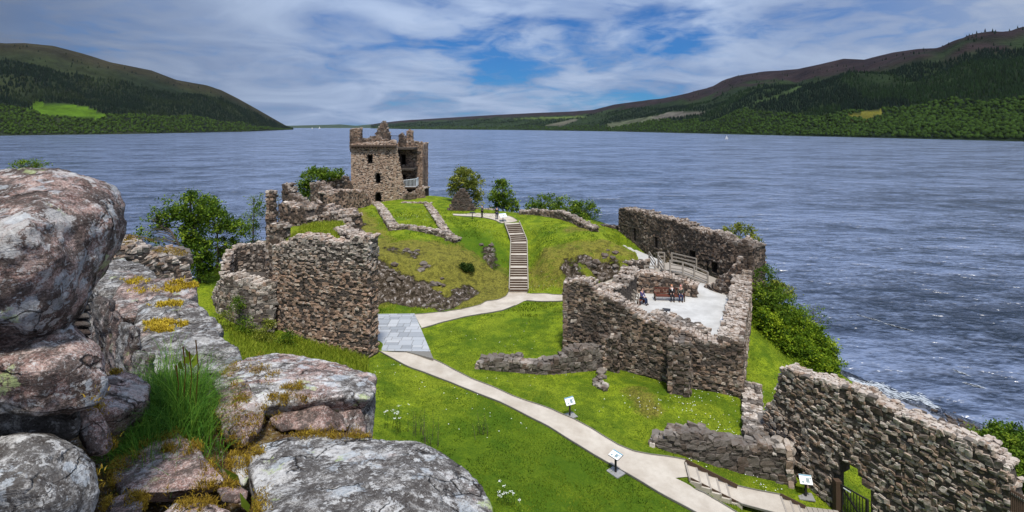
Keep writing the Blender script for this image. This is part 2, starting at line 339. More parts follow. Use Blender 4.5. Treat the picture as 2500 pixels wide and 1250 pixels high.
def mat_hill():
    m, t = newmat('hill_cover'); pos = nd(t, 'ShaderNodeNewGeometry').outputs['Position']
    a = nd(t, 'ShaderNodeAttribute', None, attribute_name='scol')
    n = noi(t, pos, 0.012, 8, 0.7); f = noi(t, pos, 0.06, 4, 0.7)
    c = mixc(t, ramp(t, n, [(0.35, 0.0), (0.65, 1.0)]), mixc(t, 1.0, a.outputs[0], (0.55, 0.55, 0.55), 'MULTIPLY'), mixc(t, 1.0, a.outputs[0], (1.35, 1.35, 1.3), 'MULTIPLY'))
    finish(t, c, 1.0, mth(t, 'ADD', n, f), 1.0, 14.0, 0.05); return m
def mat_tree_far():
    m, t = newmat('far_trees'); a = nd(t, 'ShaderNodeAttribute', None, attribute_name='scol')
    finish(t, a.outputs[0], 1.0, None, spec=0.05); return m

M = {}
M['rubble'] = mat_rubble(); M['core'] = mat_mortar(); M['turf'] = mat_ground(); M['boulder'] = mat_boulder()
M['path'] = mat_gravel('path_gravel', (0.36, 0.31, 0.25), (0.48, 0.43, 0.36))
M['court'] = mat_gravel('courtyard_gravel', (0.38, 0.37, 0.35), (0.50, 0.49, 0.465))
M['slab'] = mat_slab(); M['water'] = mat_water(); M['hill'] = mat_hill(); M['far'] = mat_tree_far()
M['dark_metal'] = simple('dark_metal', (0.022, 0.02, 0.02), 0.5)
M['edging'] = simple('path_edging', (0.16, 0.15, 0.13), 0.6)
M['wood_grey'] = mat_wood('weathered_wood', (0.20, 0.17, 0.14), (0.38, 0.34, 0.29))
M['wood_dark'] = mat_wood('dark_wood', (0.035, 0.022, 0.015), (0.11, 0.07, 0.045))
M['wood_red'] = mat_wood('red_wood', (0.075, 0.022, 0.014), (0.15, 0.05, 0.032))
M['plate'] = simple('grey_plate', (0.24, 0.235, 0.225), 0.7)
M['white'] = simple('white_panel', (0.78, 0.77, 0.76), 0.4, 0.04)
M['panel_print'] = simple('panel_print', (0.20, 0.26, 0.27), 0.5, 0.6, 14)
M['panel_blue'] = simple('panel_band', (0.10, 0.25, 0.33), 0.5, 0.1)
M['rail_white'] = simple('pale_railing', (0.62, 0.66, 0.68), 0.45, 0.05)
M['rail_green'] = simple('galvanised_rail', (0.40, 0.45, 0.44), 0.5, 0.1)
M['bark'] = mat_wood('bark', (0.045, 0.035, 0.027), (0.14, 0.11, 0.085))
M['leaf'] = mat_leaf('leaf_green', (0.022, 0.055, 0.006), (0.095, 0.165, 0.014), (0.27, 0.35, 0.03))
M['leaf_y'] = mat_leaf('leaf_spring', (0.07, 0.095, 0.015), (0.17, 0.20, 0.03), (0.32, 0.32, 0.05))
M['leaf_b'] = mat_leaf('leaf_bush', (0.022, 0.055, 0.004), (0.12, 0.20, 0.010), (0.36, 0.44, 0.025))
M['leaf_d'] = mat_leaf('leaf_dark', (0.008, 0.02, 0.003), (0.02, 0.045, 0.006), (0.06, 0.10, 0.012))
M['grass'] = mat_leaf('grass_blade', (0.025, 0.085, 0.010), (0.08, 0.19, 0.018), (0.24, 0.36, 0.04), 0.3)
M['grass_l'] = mat_leaf('lawn_blade', (0.025, 0.06, 0.004), (0.13, 0.19, 0.010), (0.40, 0.43, 0.045), 0.3)
M['moss'] = mat_leaf('moss_strand', (0.07, 0.035, 0.008), (0.30, 0.20, 0.022), (0.62, 0.47, 0.04), 0.2)
M['daisy'] = simple('daisy_petal', (0.8, 0.8, 0.76), 0.8, 0.03)
M['skin'] = simple('skin', (0.52, 0.30, 0.22), 0.6, 0.05)
def cloth(name, c): M[name] = simple(name, c, 0.9, 0.2, 30)
cloth('black_cloth', (0.018, 0.018, 0.02)); cloth('dark_blue_cloth', (0.02, 0.03, 0.07)); cloth('olive_cloth', (0.07, 0.075, 0.06))
cloth('purple_cloth', (0.07, 0.06, 0.16)); cloth('white_cloth', (0.75, 0.74, 0.72)); cloth('red_cap', (0.45, 0.12, 0.12))
cloth('ginger_hair', (0.50, 0.17, 0.05)); cloth('dark_hair', (0.025, 0.018, 0.014)); cloth('sail_cloth', (0.62, 0.62, 0.62))
cloth('foam', (0.42, 0.45, 0.48)); cloth('soil', (0.07, 0.05, 0.03))

# ------------------------------------------------------------------ terrain of the promontory
CP = []
def cp(px, py, z):
    p = Zp(px, py, z); CP.append((p.x, p.y, z))
for a in [(1000,870,13.1),(870,770,13.0),(1050,872,13.0),(1150,762,12.8),(1375,730,12.75),(1240,820,12.9),(1360,880,12.9),(1160,900,12.95),
          (1300,950,12.95),(1390,1018,12.9),(1200,1000,13.1),(1000,960,13.3),(905,880,13.2),(1450,1080,12.7),(1503,1157,12.6),(1650,1110,12.3),
          (1700,1250,12.2),(1300,1250,13.0),(1000,1100,13.6),(1250,1130,13.0),(620,840,14.6),(760,850,13.9),(850,870,13.5),
          (1500,960,12.75),(1650,955,12.5),(1790,975,12.4),(1790,1060,12.2),(1620,1060,12.3),(1850,1160,11.3),(1960,1215,10.8),(2040,1245,10.55),
          (1850,900,12.3),(1880,1000,12.0),(1893,1078,11.9),(2000,850,8.5),(2040,920,6.5),(2090,1195,9.9),(1560,870,12.8),
          (1350,640,15.0),(1320,700,13.0),(1380,700,13.1),(1470,692,13.2),(1540,640,15.3),(1480,590,16.7),(1300,600,15.8),(1420,548,17.3),(1350,560,17.0),(1300,545,17.2),
          (1430,640,15.3),(1480,640,15.1),
          (1225,536,17.35),(1150,529,17.5),(1100,526,17.5),(940,500,17.8),(1000,545,17.45),(1070,555,17.1),(955,562,17.0),(1110,594,16.2),(1200,570,16.4),
          (1225,640,14.4),(1170,690,13.1),(1235,715,12.65),(1000,600,16.3),(920,590,16.5),(1010,640,15.5),(920,640,15.9),(900,722,13.0),(1000,735,12.95),(1085,742,12.85),
          (1100,650,14.9),(1060,700,13.6),(835,524,17.5),(860,512,17.8),(950,745,12.95),
          (650,588,17.3),(480,692,16.6),(560,640,17.0),(640,640,16.0),(600,700,15.5)]: cp(*a)
CP += [(-20,96,17.3),(-20,103,14),(-20,112,2),(-20,118,-3),(-8,92,16.5),(0,80,17.0),(0,88,12),(0,100,-2),(12,79,15.5),(12,92,-2),(22,72,13),(30,70,3),(38,74,-2),
       (27,56,11),(26,48,10.5),(33,58,3),(39.7,63.7,-0.9),(47,52,-0.35),(36.6,61.5,-.35),(43.5,50.5,0.15),(44,66,-2.5),(52,54,-2.5),(30,46,7.5),(36,44,4),(24,38,9.8),(24,30,9.0),(30,36,6.5),(34,28,5),(40,34,2.5),(47,34,0.5),(54,40,-1),(60,30,-2),
       (18,19,11.2),(24,18,9.5),(32,16,6),(10,18,12.4),(0,10,14.5),(-10,18,17),(0,18,13.6),(18.0,24.5,10.2),(50,15,0),
       (-35,60,13),(-44,60,5),(-54,60,-3),(-38,45,10),(-50,42,-2),(-34,82,13),(-46,86,-3),(-22,28,18),(-32,28,12),(-45,24,-2),(-26,75,16.8),(-14,74,17.6),
       (-22,48,15.5),(-16,46,14),(-30,50,15.3),(-60,110,-4),(60,110,-4),(0,124,-4),(-66,8,-4),(66,80,-4),(-12,10,19),(-40,8,5),(30,90,-3),(-60,80,-4)]
# courtyard platform
for a in [(1560,745),(1640,745),(1720,745),(1770,720),(1760,790),(1700,790),(1640,780),(1700,690),(1640,670)]: cp(a[0], a[1], 14.55)
cp(1560, 622, 14.6)
CPn = np.array(CP)
def rbf_fit(P):
    A = P[:, :2]; D = np.sqrt(((A[:, None] - A[None]) ** 2).sum(-1) + 0.6)
    n = len(P); K = np.zeros((n + 3, n + 3)); K[:n, :n] = D - np.eye(n) * 0.02; K[:n, n] = 1; K[:n, n + 1:] = A; K[n, :n] = 1; K[n + 1:, :n] = A.T
    return np.linalg.solve(K, np.concatenate([P[:, 2], [0, 0, 0]]))
WR = rbf_fit(CPn)
def rbf(x, y):
    out = WR[-3] + WR[-2] * x + WR[-1] * y
    for (a, b, _), w in zip(CPn, WR): out = out + w * np.sqrt((x - a) ** 2 + (y - b) ** 2 + 0.6)
    return out
def vnoise(x, y, s, seed=0):
    """smooth value noise with numpy"""
    x = x / s + seed * 17.3; y = y / s + seed * 9.1; xi = np.floor(x).astype(int); yi = np.floor(y).astype(int); fx = x - xi; fy = y - yi
    fx = fx * fx * (3 - 2 * fx); fy = fy * fy * (3 - 2 * fy)
    def h(i, j):
        v = np.sin(i * 127.1 + j * 311.7 + seed * 74.7) * 43758.5453; return v - np.floor(v)
    return (h(xi, yi) * (1 - fx) + h(xi + 1, yi) * fx) * (1 - fy) + (h(xi, yi + 1) * (1 - fx) + h(xi + 1, yi + 1) * fx) * fy - 0.5
GX0, GX1, GY0, GY1, GS = -68.0, 68.0, 6.0, 124.0, 0.4
gx = np.arange(GX0, GX1 + 0.01, GS); gy = np.arange(GY0, GY1 + 0.01, GS)
XX, YY = np.meshgrid(gx, gy)
ZZ = rbf(XX, YY)
def segdist(X_, Y_, pts):
    best = np.full(X_.shape, 1e9); par_ = np.zeros(X_.shape); acc = 0
    for (ax, ay_), (bx, by) in zip(pts[:-1], pts[1:]):
        L2 = (bx - ax) ** 2 + (by - ay_) ** 2; tt = np.clip(((X_ - ax) * (bx - ax) + (Y_ - ay_) * (by - ay_)) / L2, 0, 1)
        d = np.hypot(X_ - ax - tt * (bx - ax), Y_ - ay_ - tt * (by - ay_)); m_ = d < best
        best = np.where(m_, d, best); par_ = np.where(m_, acc + tt * math.sqrt(L2), par_); acc += math.sqrt(L2)
    return best, par_
def inpoly(X_, Y_, poly):
    r = np.zeros(np.shape(X_), bool); j = len(poly) - 1
    for i in range(len(poly)):
        xi, yi = poly[i]; xj, yj = poly[j]
        c = ((yi > Y_) != (yj > Y_)) & (X_ < (xj - xi) * (Y_ - yi) / (yj - yi + 1e-12) + xi); r ^= c; j = i
    return r
def smooth01(t): t = np.clip(t, 0, 1); return t * t * (3 - 2 * t)
# zones
def zone(pixpts, r, soft):
    pts = [(lambda p: (p.x, p.y))(Zp(*p)) for p in pixpts]
    d, _ = segdist(XX, YY, pts); return 1 - smooth01((d - r) / soft)
rock = np.maximum.reduce([
    zone([(905,680,14.5),(960,685,14.5),(1020,695,14.2),(1075,718,13.7)], 1.1, 1.5),
    zone([(1150,700,13.3),(1110,725,13.1)], 0.5, 1.3) * 0.75,
    zone([(1000,620,15.9),(960,612,16.2)], 0.3, 1.8) * 0.6,
    zone([(1190,610,15.3),(1200,640,14.6)], 0.2, 1.6) * 0.7,
    zone([(1425,640,15.2),(1470,650,14.9),(1500,655,14.6)], 0.25, 1.1) * 0.85,
    zone([(1390,660,14.4),(1410,690,13.6)], 0.4, 1.2) * 0.75,
    zone([(840,540,17.0),(870,560,16.8)], 0.6, 1.6) * 0.7])
dry = np.maximum.reduce([
    zone([(900,640,15.9),(980,625,16),(1060,640,15.3),(1140,690,13.6)], 3.5, 4.5) * 1.0,
    zone([(840,530,17.3),(900,590,16.5)], 2.0, 3.0) * 0.8,
    zone([(1340,640,15.0),(1420,620,15.8),(1500,620,15.8)], 1.6, 3.2) * 0.8,
    zone([(1440,555,17.2),(1400,560,17.2)], 0.8, 2.0) * 0.8,
    zone([(1560,965,12.6),(1580,1000,12.5)], 0.4, 1.5) * 0.8,
    zone([(1380,700,13.1),(1300,690,13.1)], 0.3, 1.2) * 0.6])
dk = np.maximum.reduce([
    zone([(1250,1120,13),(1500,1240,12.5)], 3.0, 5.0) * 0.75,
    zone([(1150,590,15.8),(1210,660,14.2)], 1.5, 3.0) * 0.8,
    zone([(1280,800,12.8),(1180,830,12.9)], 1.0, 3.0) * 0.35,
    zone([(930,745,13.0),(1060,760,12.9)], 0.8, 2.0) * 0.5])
ZZ = ZZ + vnoise(XX, YY, 5, 1) * 0.22 + vnoise(XX, YY, 1.9, 2) * 0.10 + vnoise(XX, YY, 0.9, 3) * 0.04
hill = np.maximum(rock, dry)
ZZ = ZZ + hill * (vnoise(XX, YY, 2.4, 4) * 0.55 + vnoise(XX, YY, 1.1, 5) * 0.30)
ZZ = ZZ + rock * (np.abs(vnoise(XX, YY, 1.6, 6)) * 1.7 - 0.35 + vnoise(XX, YY, 0.8, 7) * 0.75)
# hill stair: the ground follows it
ST = [(0.70, 55.9), (0.85, 65.4), (-0.05, 69.9)]
def stair_z(s): return 12.68 + (17.3 - 12.68) * np.clip(s / 14.1, 0, 1)
sd, sp_ = segdist(XX, YY, ST)
w_ = 1 - smooth01((sd - 1.4) / 1.6)
ZZ = ZZ * (1 - w_) + (stair_z(sp_) - 0.22) * w_
LST = [Zp(1678,1146,12.33), Zp(1800,1210,11.58), Zp(1990,1278,11.1)]
ld, lp = segdist(XX, YY, [(v.x, v.y) for v in LST]); L1_ = (LST[1] - LST[0]).xy.length
lz = np.where(lp < L1_, 12.33 - .75 * lp / L1_, 11.58 - .5 * np.clip((lp - L1_ - 1.5) / 2.0, 0, 1)) - 0.27
ZZ = np.where((ld < 0.98) & (lp > 0.35), np.minimum(ZZ, lz), ZZ)
# courtyard platform polygon (inner edge of its walls)
COURT = [Zp(*p).xy[:] for p in [(1395,748,14.8),(1520,700,14.8),(1515,668,14.8),(1560,635,14.8),(1500,606,14.8),(1520,596,14.8),(1600,630,14.8),(1700,676,14.8),(1790,706,14.8),(1815,705,14.8),(1795,770,14.8),(1790,840,14.8),(1700,822,14.8),(1600,790,14.8),(1500,760,14.8)]]
inc = inpoly(XX, YY, COURT); ZZ = np.where(inc, np.minimum(ZZ, 14.62), ZZ)
ZZ = np.where((ZZ < 0.9) & (ZZ > -1.2), ZZ * 0.5, ZZ)
beach = smooth01((1.6 - ZZ) / 1.0)
TCOL = np.stack([rock, dry, beach, dk], -1).reshape(-1, 4)
def TZ(x, y):
    fx = np.clip((np.asarray(x) - GX0) / GS, 0, len(gx) - 1.001); fy = np.clip((np.asarray(y) - GY0) / GS, 0, len(gy) - 1.001)
    i = np.floor(fx).astype(int); j = np.floor(fy).astype(int); a = fx - i; b = fy - j
    return (ZZ[j, i] * (1 - a) + ZZ[j, i + 1] * a) * (1 - b) + (ZZ[j + 1, i] * (1 - a) + ZZ[j + 1, i + 1] * a) * b
_D = np.arange(14, 120, 0.08)
def ground(px, py, off=0.0):
    z = CZ - (py - HY) / F * _D; h = TZ((px - 1250) / F * _D, _D); k = np.argmax(z < h)
    if k == 0: k = len(_D) - 1
    a = z[k - 1] - h[k - 1]; b = h[k] - z[k]; d = _D[k - 1] + 0.08 * (a / (a + b) if a + b > 1e-9 else 0.5); d = float(d)
    x = (px - 1250) / F * d; return Vector((x, d, float(TZ(x, d)) + off))
ny, nx = XX.shape
idx = np.arange(ny * nx).reshape(ny, nx)
quads = np.stack([idx[:-1, :-1], idx[:-1, 1:], idx[1:, 1:], idx[1:, :-1]], -1).reshape(-1, 4)
ter = mobj('ground', fmesh('ground', np.stack([XX, YY, ZZ], -1).reshape(-1, 3), quads, M['turf'], True, TCOL), recentre=False)
tag(ter, 'green castle mound and lawns above the loch', None, kind='structure')

# ------------------------------------------------------------------ loch and hills
R = 20000
wm = fmesh('loch', [(-R, -3000, 0), (R, -3000, 0), (R, R, 0), (-R, R, 0)], [(0, 1, 2, 3)], M['water'])
tag(mobj('loch', wm, recentre=False), 'wide wind-ruffled blue loch', None, kind='structure')
bed = fmesh('loch_bed', [(-R, -3000, -5), (R, -3000, -5), (R, R, -5), (-R, R, -5)], [(0, 1, 2, 3)], M['core'])
tag(mobj('loch_bed', bed, recentre=False), 'bed of the loch', None, kind='structure')

def interp(x, tab): t = np.array(tab, float); return np.interp(x, t[:, 0], t[:, 1])
L_CREST = [(-700,190),(-300,125),(0,106),(60,105),(130,112),(200,130),(270,152),(330,164),(370,172),(430,195),(500,208),(540,220),(580,240),(620,262),(660,285),(690,302),(705,310),(716,315.5)]
L_SHORE = [(-700,335),(0,331),(300,327.3),(600,321.5),(716,316.4)]
R_CREST = [(905,304),(930,300),(960,297),(1000,293),(1100,287),(1200,281),(1300,276),(1400,272),(1450,268),(1500,255),(1560,247),(1620,240),(1680,228),(1740,212),(1765,199),(1800,187),(1850,178),(1950,168),(2010,155),(2060,143),(2110,146),(2180,128),(2240,120),(2300,118),(2360,97),(2420,90),(2470,88),(2500,80),(2800,60),(3300,90)]
R_SHORE = [(905,313.5),(1000,315.5),(1250,317.5),(1500,321),(2000,333),(2500,345),(2800,352),(3300,360)]
F_CREST = [(640,309),(700,307),(760,305.5),(800,304.5),(830,303.5),(870,307),(900,304),(960,300),(1010,301),(1100,304)]
POLY_FIELD = [(70,262),(90,252),(160,252),(215,262),(262,284),(240,292),(150,286),(105,282)]
R_PATCH = [([(1590,286),(1640,272),(1700,272),(1720,277),(1660,286),(1600,293)], (0.11, 0.10, 0.085)),
           ([(1480,303),(1590,284),(1600,292),(1540,303),(1490,312)], (0.09, 0.10, 0.06)),
           ([(1330,306),(1400,291),(1415,291),(1370,308)], (0.10, 0.095, 0.07)),
           ([(2060,284),(2110,272),(2155,265),(2155,283),(2120,292)], (0.14, 0.13, 0.02)),
           ([(1900,232),(1950,210),(1960,212),(1930,230),(1860,250),(1800,262)], (0.04, 0.065, 0.02)),
           ([(1250,289),(1420,283),(1440,287),(1260,292)], (0.07, 0.10, 0.025))]
def hill_mesh(name, label, p0, p1, npx, crest, shore, dcrest, colorf, nt_=46):
    us = np.linspace(p0, p1, npx); ts = np.linspace(0, 1.25, nt_)
    V = np.zeros((nt_, npx, 3)); C = np.ones((nt_, npx, 4))
    ys = interp(us, shore); yc = interp(us, crest); ds = CZ * F / (ys - HY); dc = dcrest(us, ds)
    zc_ = CZ + (HY - yc) / F * dc
    for k, t in enumerate(ts):
        d = ds + (dc - ds) * t - (20 if k == 0 else 0); prof = np.where(t <= 1, 1 - (1 - t) ** 1.35, 1 - 1.5 * (t - 1))
        x = (us - 1250) / F * d
        n = (vnoise(x, d, 420, 11) * 0.55 + vnoise(x, d, 170, 12) * 0.3 + vnoise(x, d, 70, 13) * 0.15)
        z = zc_ * prof + n * zc_ * 0.42 * math.sin(math.pi * min(t, 1)) * 1.0 - (3 if k == 0 else 0)
        z = np.maximum(z, 1.5) if k > 0 else np.full(npx, -3.0)
        V[k, :, 0] = x; V[k, :, 1] = d; V[k, :, 2] = z
    px = 1250 + V[..., 0] / V[..., 1] * F; py = HY + (CZ - V[..., 2]) / V[..., 1] * F
    hfrac = V[..., 2] / np.maximum(zc_[None], 1)
    C[..., :3] = colorf(px, py, hfrac, V)
    ids = np.arange(nt_ * npx).reshape(nt_, npx)
    q = np.stack([ids[:-1, :-1], ids[:-1, 1:], ids[1:, 1:], ids[1:, :-1]], -1).reshape(-1, 4)
    o = mobj(name, fmesh(name, V.reshape(-1, 3), q, M['hill'], True, C.reshape(-1, 4)), recentre=False)
    tag(o, label, None, kind='structure'); return V
def lerp3(a, b, t): return np.array(a) * (1 - t[..., None]) + np.array(b) * t[..., None]
def col_left(px, py, h, V):
    n = vnoise(V[..., 0], V[..., 1], 160, 21) + 0.5
    c = lerp3((0.010, 0.018, 0.009), (0.026, 0.034, 0.014), n)
    up_ = smooth01((h - 0.72) / 0.2); c = c * (1 - up_[..., None]) + lerp3((0.020, 0.020, 0.012), (0.036, 0.031, 0.016), n) * up_[..., None]
    f = inpoly(px, py, POLY_FIELD); c[f] = (0.065, 0.125, 0.008); return c
def col_right(px, py, h, V):
    n = vnoise(V[..., 0], V[..., 1], 220, 22) + 0.5; n2 = vnoise(V[..., 0], V[..., 1], 90, 23) + 0.5
    c = lerp3((0.008, 0.016, 0.007), (0.024, 0.040, 0.013), n)
    up_ = smooth01((h + (n2 - 0.5) * 0.25 - 0.62) / 0.10); heath = lerp3((0.013, 0.0085, 0.011), (0.030, 0.020, 0.020), n2)
    c = c * (1 - up_[..., None]) + heath * up_[..., None]
    for poly, cc in R_PATCH: c[inpoly(px, py, poly)] = cc
    return c
VL = hill_mesh('hillside', 'dark wooded hill across the loch on the left', -700, 716, 300, L_CREST, L_SHORE,
               lambda u, ds: ds + np.interp(u, [-700, 300, 600, 716], [1000, 1000, 600, 60]), col_left)
VR = hill_mesh('hillside', 'long heathery hill across the loch on the right', 905, 3300, 520, R_CREST, R_SHORE,
               lambda u, ds: ds + np.interp(u, [905, 1300, 2000, 3300], [3500, 2600, 1500, 1500]), col_right)
VF = hill_mesh('far_hills', 'low blue hills at the far end of the loch', 560, 1100, 120, F_CREST, [(560,312.6),(1100,312.6)],
               lambda u, ds: ds + 4500, lambda px, py, h, V: lerp3((0.03, 0.05, 0.03), (0.05, 0.07, 0.04), vnoise(V[..., 0], V[..., 1], 500, 24) + 0.5), 20)

def far_forest(name, label, V, n, keep, colf, seed, hmin, hmax, xmax=2560, xmin=-60, hcap=0.66):
    """thousands of simple conifers and round crowns standing on the hillside grid V"""
    rg = np.random.default_rng(seed); nt_, npx, _ = V.shape
    a = rg.uniform(0.3, (nt_ - 1) * hcap, n); b = rg.uniform(0, npx - 1.01, n); i = a.astype(int); j = b.astype(int); fa = (a - i)[:, None]; fb = (b - j)[:, None]
    P = (V[i, j] * (1 - fb) + V[i, j + 1] * fb) * (1 - fa) + (V[i + 1, j] * (1 - fb) + V[i + 1, j + 1] * fb) * fa
    px, py = 1250 + P[:, 0] / P[:, 1] * F, HY + (CZ - P[:, 2]) / P[:, 1] * F
    h01 = a / (nt_ - 1) * 1.25
    k = keep(px, py, h01, P, rg) & (px > xmin) & (px < xmax) & (P[:, 2] > 2); P = P[k]; px = px[k]; py = py[k]; h01 = h01[k]; n = len(P)
    con, base = colf(px, py, h01, P, rg)
    H = rg.uniform(hmin, hmax, n); H = np.where(con, H, H * 0.55)
    ang = np.arange(5) * 2 * math.pi / 5
    r0 = np.where(con, 0.22, 0.52) * H; r1 = np.where(con, 0.13, 0.60) * H * rg.uniform(0.85, 1.15, n)
    rings = []
    for rr, zz in ((r0, np.where(con, 0.05, 0.15)), (r1, np.where(con, 0.45, 0.6)), (np.full(n, 0.01) + np.where(con, 0.0, 0.25) * H, np.full(n, 1.0))):
        an = ang[None] + rg.uniform(0, 6.28, n)[:, None] * 1.0 if len(rings) == 0 else an
        x = P[:, 0:1] + rr[:, None] * np.cos(an); y = P[:, 1:2] + rr[:, None] * np.sin(an); z = P[:, 2:3] + (zz * H)[:, None] + 0 * an
        rings.append(np.stack([x, y, z], -1))
    Vv = np.concatenate(rings, 1).reshape(-1, 3)
    o = np.arange(n)[:, None] * 15; fs = []
    for r_ in range(2):
        for q in range(5): fs.append(np.concatenate([o + r_ * 5 + q, o + r_ * 5 + (q + 1) % 5, o + (r_ + 1) * 5 + (q + 1) % 5, o + (r_ + 1) * 5 + q], 1))
    Fv = np.concatenate(fs, 0)
    base = base * np.where(con, rg.uniform(0.5, 1.5, n), rg.uniform(0.45, 1.7, n))[:, None]; C = np.ones((n, 15, 4)); C[..., :3] = base[:, None]
    ob = mobj(name, fmesh(name, Vv, Fv, M['far'], True, C.reshape(-1, 4)), recentre=False)
    tag(ob, label, 'woodland', kind='stuff')
def keepL(px, py, h, P, rg):
    f = inpoly(px, py, POLY_FIELD); dens = np.where(h > 0.60, 0.02, 1.0); return (~f) & (rg.uniform(0, 1, len(px)) < dens)
def colL(px, py, h, P, rg):
    low = (h + vnoise(P[:, 0], P[:, 1], 200, 31) * 0.12) < 0.17; con = ~low
    base = np.where(low[:, None], np.array((0.025, 0.045, 0.006)), np.array((0.006, 0.013, 0.006)))
    y = vnoise(P[:, 0], P[:, 1], 90, 32) > 0.22; base = np.where((y & ~low)[:, None], np.array((0.011, 0.019, 0.006)), base)
    return con, base
far_forest('hill_forest', 'conifers and shoreline broadleaf woods covering the left hill', VL, 28000, keepL, colL, 41, 9, 17)
def keepR(px, py, h, P, rg):
    f = np.zeros(len(px), bool)
    for poly, _ in R_PATCH: f |= inpoly(px, py, poly)
    patch = vnoise(P[:, 0], P[:, 1], 260, 33)
    dens = np.where(h > 0.45, 0.015, np.where(patch > 0.2, 0.15, 1.0)); dens = np.where(h < 0.12, 1.0, dens)
    dens = np.where(px < 1500, dens * 0.5, dens)
    return (~f) & (rg.uniform(0, 1, len(px)) < dens)
def colR(px, py, h, P, rg):
    low = (h + vnoise(P[:, 0], P[:, 1], 150, 34) * 0.10) < 0.13; con = ~low
    base = np.where(low[:, None], np.array((0.022, 0.042, 0.007)), np.array((0.005, 0.012, 0.0065)))
    y = vnoise(P[:, 0], P[:, 1], 170, 35) > 0.12; base = np.where((y & ~low)[:, None], np.array((0.009, 0.021, 0.006)), base)
    return con, base
far_forest('hill_forest', 'plantations and shoreline woods covering the right hill', VR, 64000, keepR, colR, 42, 9, 16)

def haze():
    m, t = newmat('haze_air'); v = nd(t, 'ShaderNodeVolumePrincipled', {'Color': (0.72, 0.84, 1.0, 1), 'Density': 7.5e-6, 'Anisotropy': 0.0}); o_ = nd(t, 'ShaderNodeOutputMaterial'); t.links.new(v.outputs[0], o_.inputs['Volume'])
    mb = MB(); mb.box((0, 9000, 440), 44000, 28000, 894); o = mb.build('haze', m); tag(o, 'thin blue haze over the loch', None, kind='stuff')
haze()
# surf by the beach: a broken ribbon of foam just above the water
def surf():
    rg = np.random.default_rng(5); V = []; n = 0; Fq = []
    a = Zp(2075, 925, 0.0); b = Zp(2290, 992, 0.0)
    for k in range(400):
        t = rg.uniform(0, 1) ** 0.9; w = rg.normal(0, 1) * (0.3 + 0.55 * math.sin(math.pi * t)); p = a.lerp(b, t); ll = rg.uniform(0.08, 0.55) * (1 - 0.4 * abs(w)) ; ww = rg.uniform(0.03, 0.11)
        dirv = (b - a).normalized(); nv = Vector((dirv.y, -dirv.x, 0)); p = p + nv * w * 0.8 + nv * 0.5 * math.sin(t * 14); ang = rg.normal(0, 0.25)
        e = (dirv * math.cos(ang) + nv * math.sin(ang)); g_ = Vector((-e.y, e.x, 0)); zz = 0.03 + rg.uniform(0, 0.09)
        for s1, s2 in ((-1, 0), (0, -1), (1, 0), (0, 1)):
            q = p + e * ll * s1 + g_ * ww * s2; V.append((q.x, q.y, zz))
        Fq.append((n, n + 1, n + 2, n + 3)); n += 4
    for (x0, y0, x1, y1, m_) in ((2095,770,2150,785,90), (2160,790,2225,808,110), (2355,935,2400,948,60), (2330,905,2365,918,30)):
        a2 = Zp(x0, y0, 0); b2 = Zp(x1, y1, 0)
        for k in range(m_):
            t = rg.uniform(0, 1); p = a2.lerp(b2, t); dirv = (b2 - a2).normalized(); g_ = Vector((-dirv.y, dirv.x, 0)); p = p + g_ * rg.normal(0, 0.12); ll = rg.uniform(0.1, 0.5); ww = rg.uniform(0.03, 0.07)
            for s1, s2 in ((-1, 0), (0, -1), (1, 0), (0, 1)):
                q = p + dirv * ll * s1 + g_ * ww * s2; V.append((q.x, q.y, 0.06))
            Fq.append((n, n + 1, n + 2, n + 3)); n += 4
    tag(mobj('surf', fmesh('surf', V, Fq, M['foam']), recentre=False), 'white foam of small waves breaking along the shore', 'surf', kind='stuff')
surf()

# ------------------------------------------------------------------ stone templates
def stone_template(seed):
    rg = np.random.default_rng(seed); g = [(i, j, k) for i in (-1, 0, 1) for j in (-1, 0, 1) for k in (-1, 0, 1) if (i, j, k) != (0, 0, 0)]
    ix = {p: n for n, p in enumerate(g)}; V = []
    skew = rg.uniform(-0.14, 0.14, (3, 3))
    for p in g:
        nz = sum(1 for c in p if c); v = np.array(p, float) * {1: 0.97, 2: 0.95, 3: 0.88}[nz]; v = v + skew @ v + rg.uniform(-0.17, 0.17, 3); V.append(v * 0.5)
    Fq = []
    for ax in range(3):
        for s in (-1, 1):
            o = [a for a in range(3) if a != ax]
            for a0 in (-1, 0):
                for b0 in (-1, 0):
                    q = []
                    for da, db in ((0, 0), (1, 0), (1, 1), (0, 1)):
                        c = [0, 0, 0]; c[ax] = s; c[o[0]] = a0 + da; c[o[1]] = b0 + db; q.append(ix[tuple(c)])
                    flip = (s > 0) if ax != 1 else (s < 0)
                    Fq.append(q if flip else q[::-1])
    return np.array(V), np.array(Fq)
STV = [stone_template(100 + k) for k in range(14)]; STF = STV[0][1]
ST_ME = [fmesh('stone', v, STF, M['rubble'], False) for v, _ in STV]
_cg = np.array([(i, j, k) for k in (-1, 1) for i, j in ((-1, -1), (1, -1), (1, 1), (-1, 1))], float)
LOV = [(_cg * .46 + np.random.default_rng(300 + k).uniform(-.09, .09, (8, 3))) for k in range(10)]
LOF = np.array([(3, 2, 1, 0), (4, 5, 6, 7), (0, 1, 5, 4), (1, 2, 6, 5), (2, 3, 7, 6), (3, 0, 4, 7)])

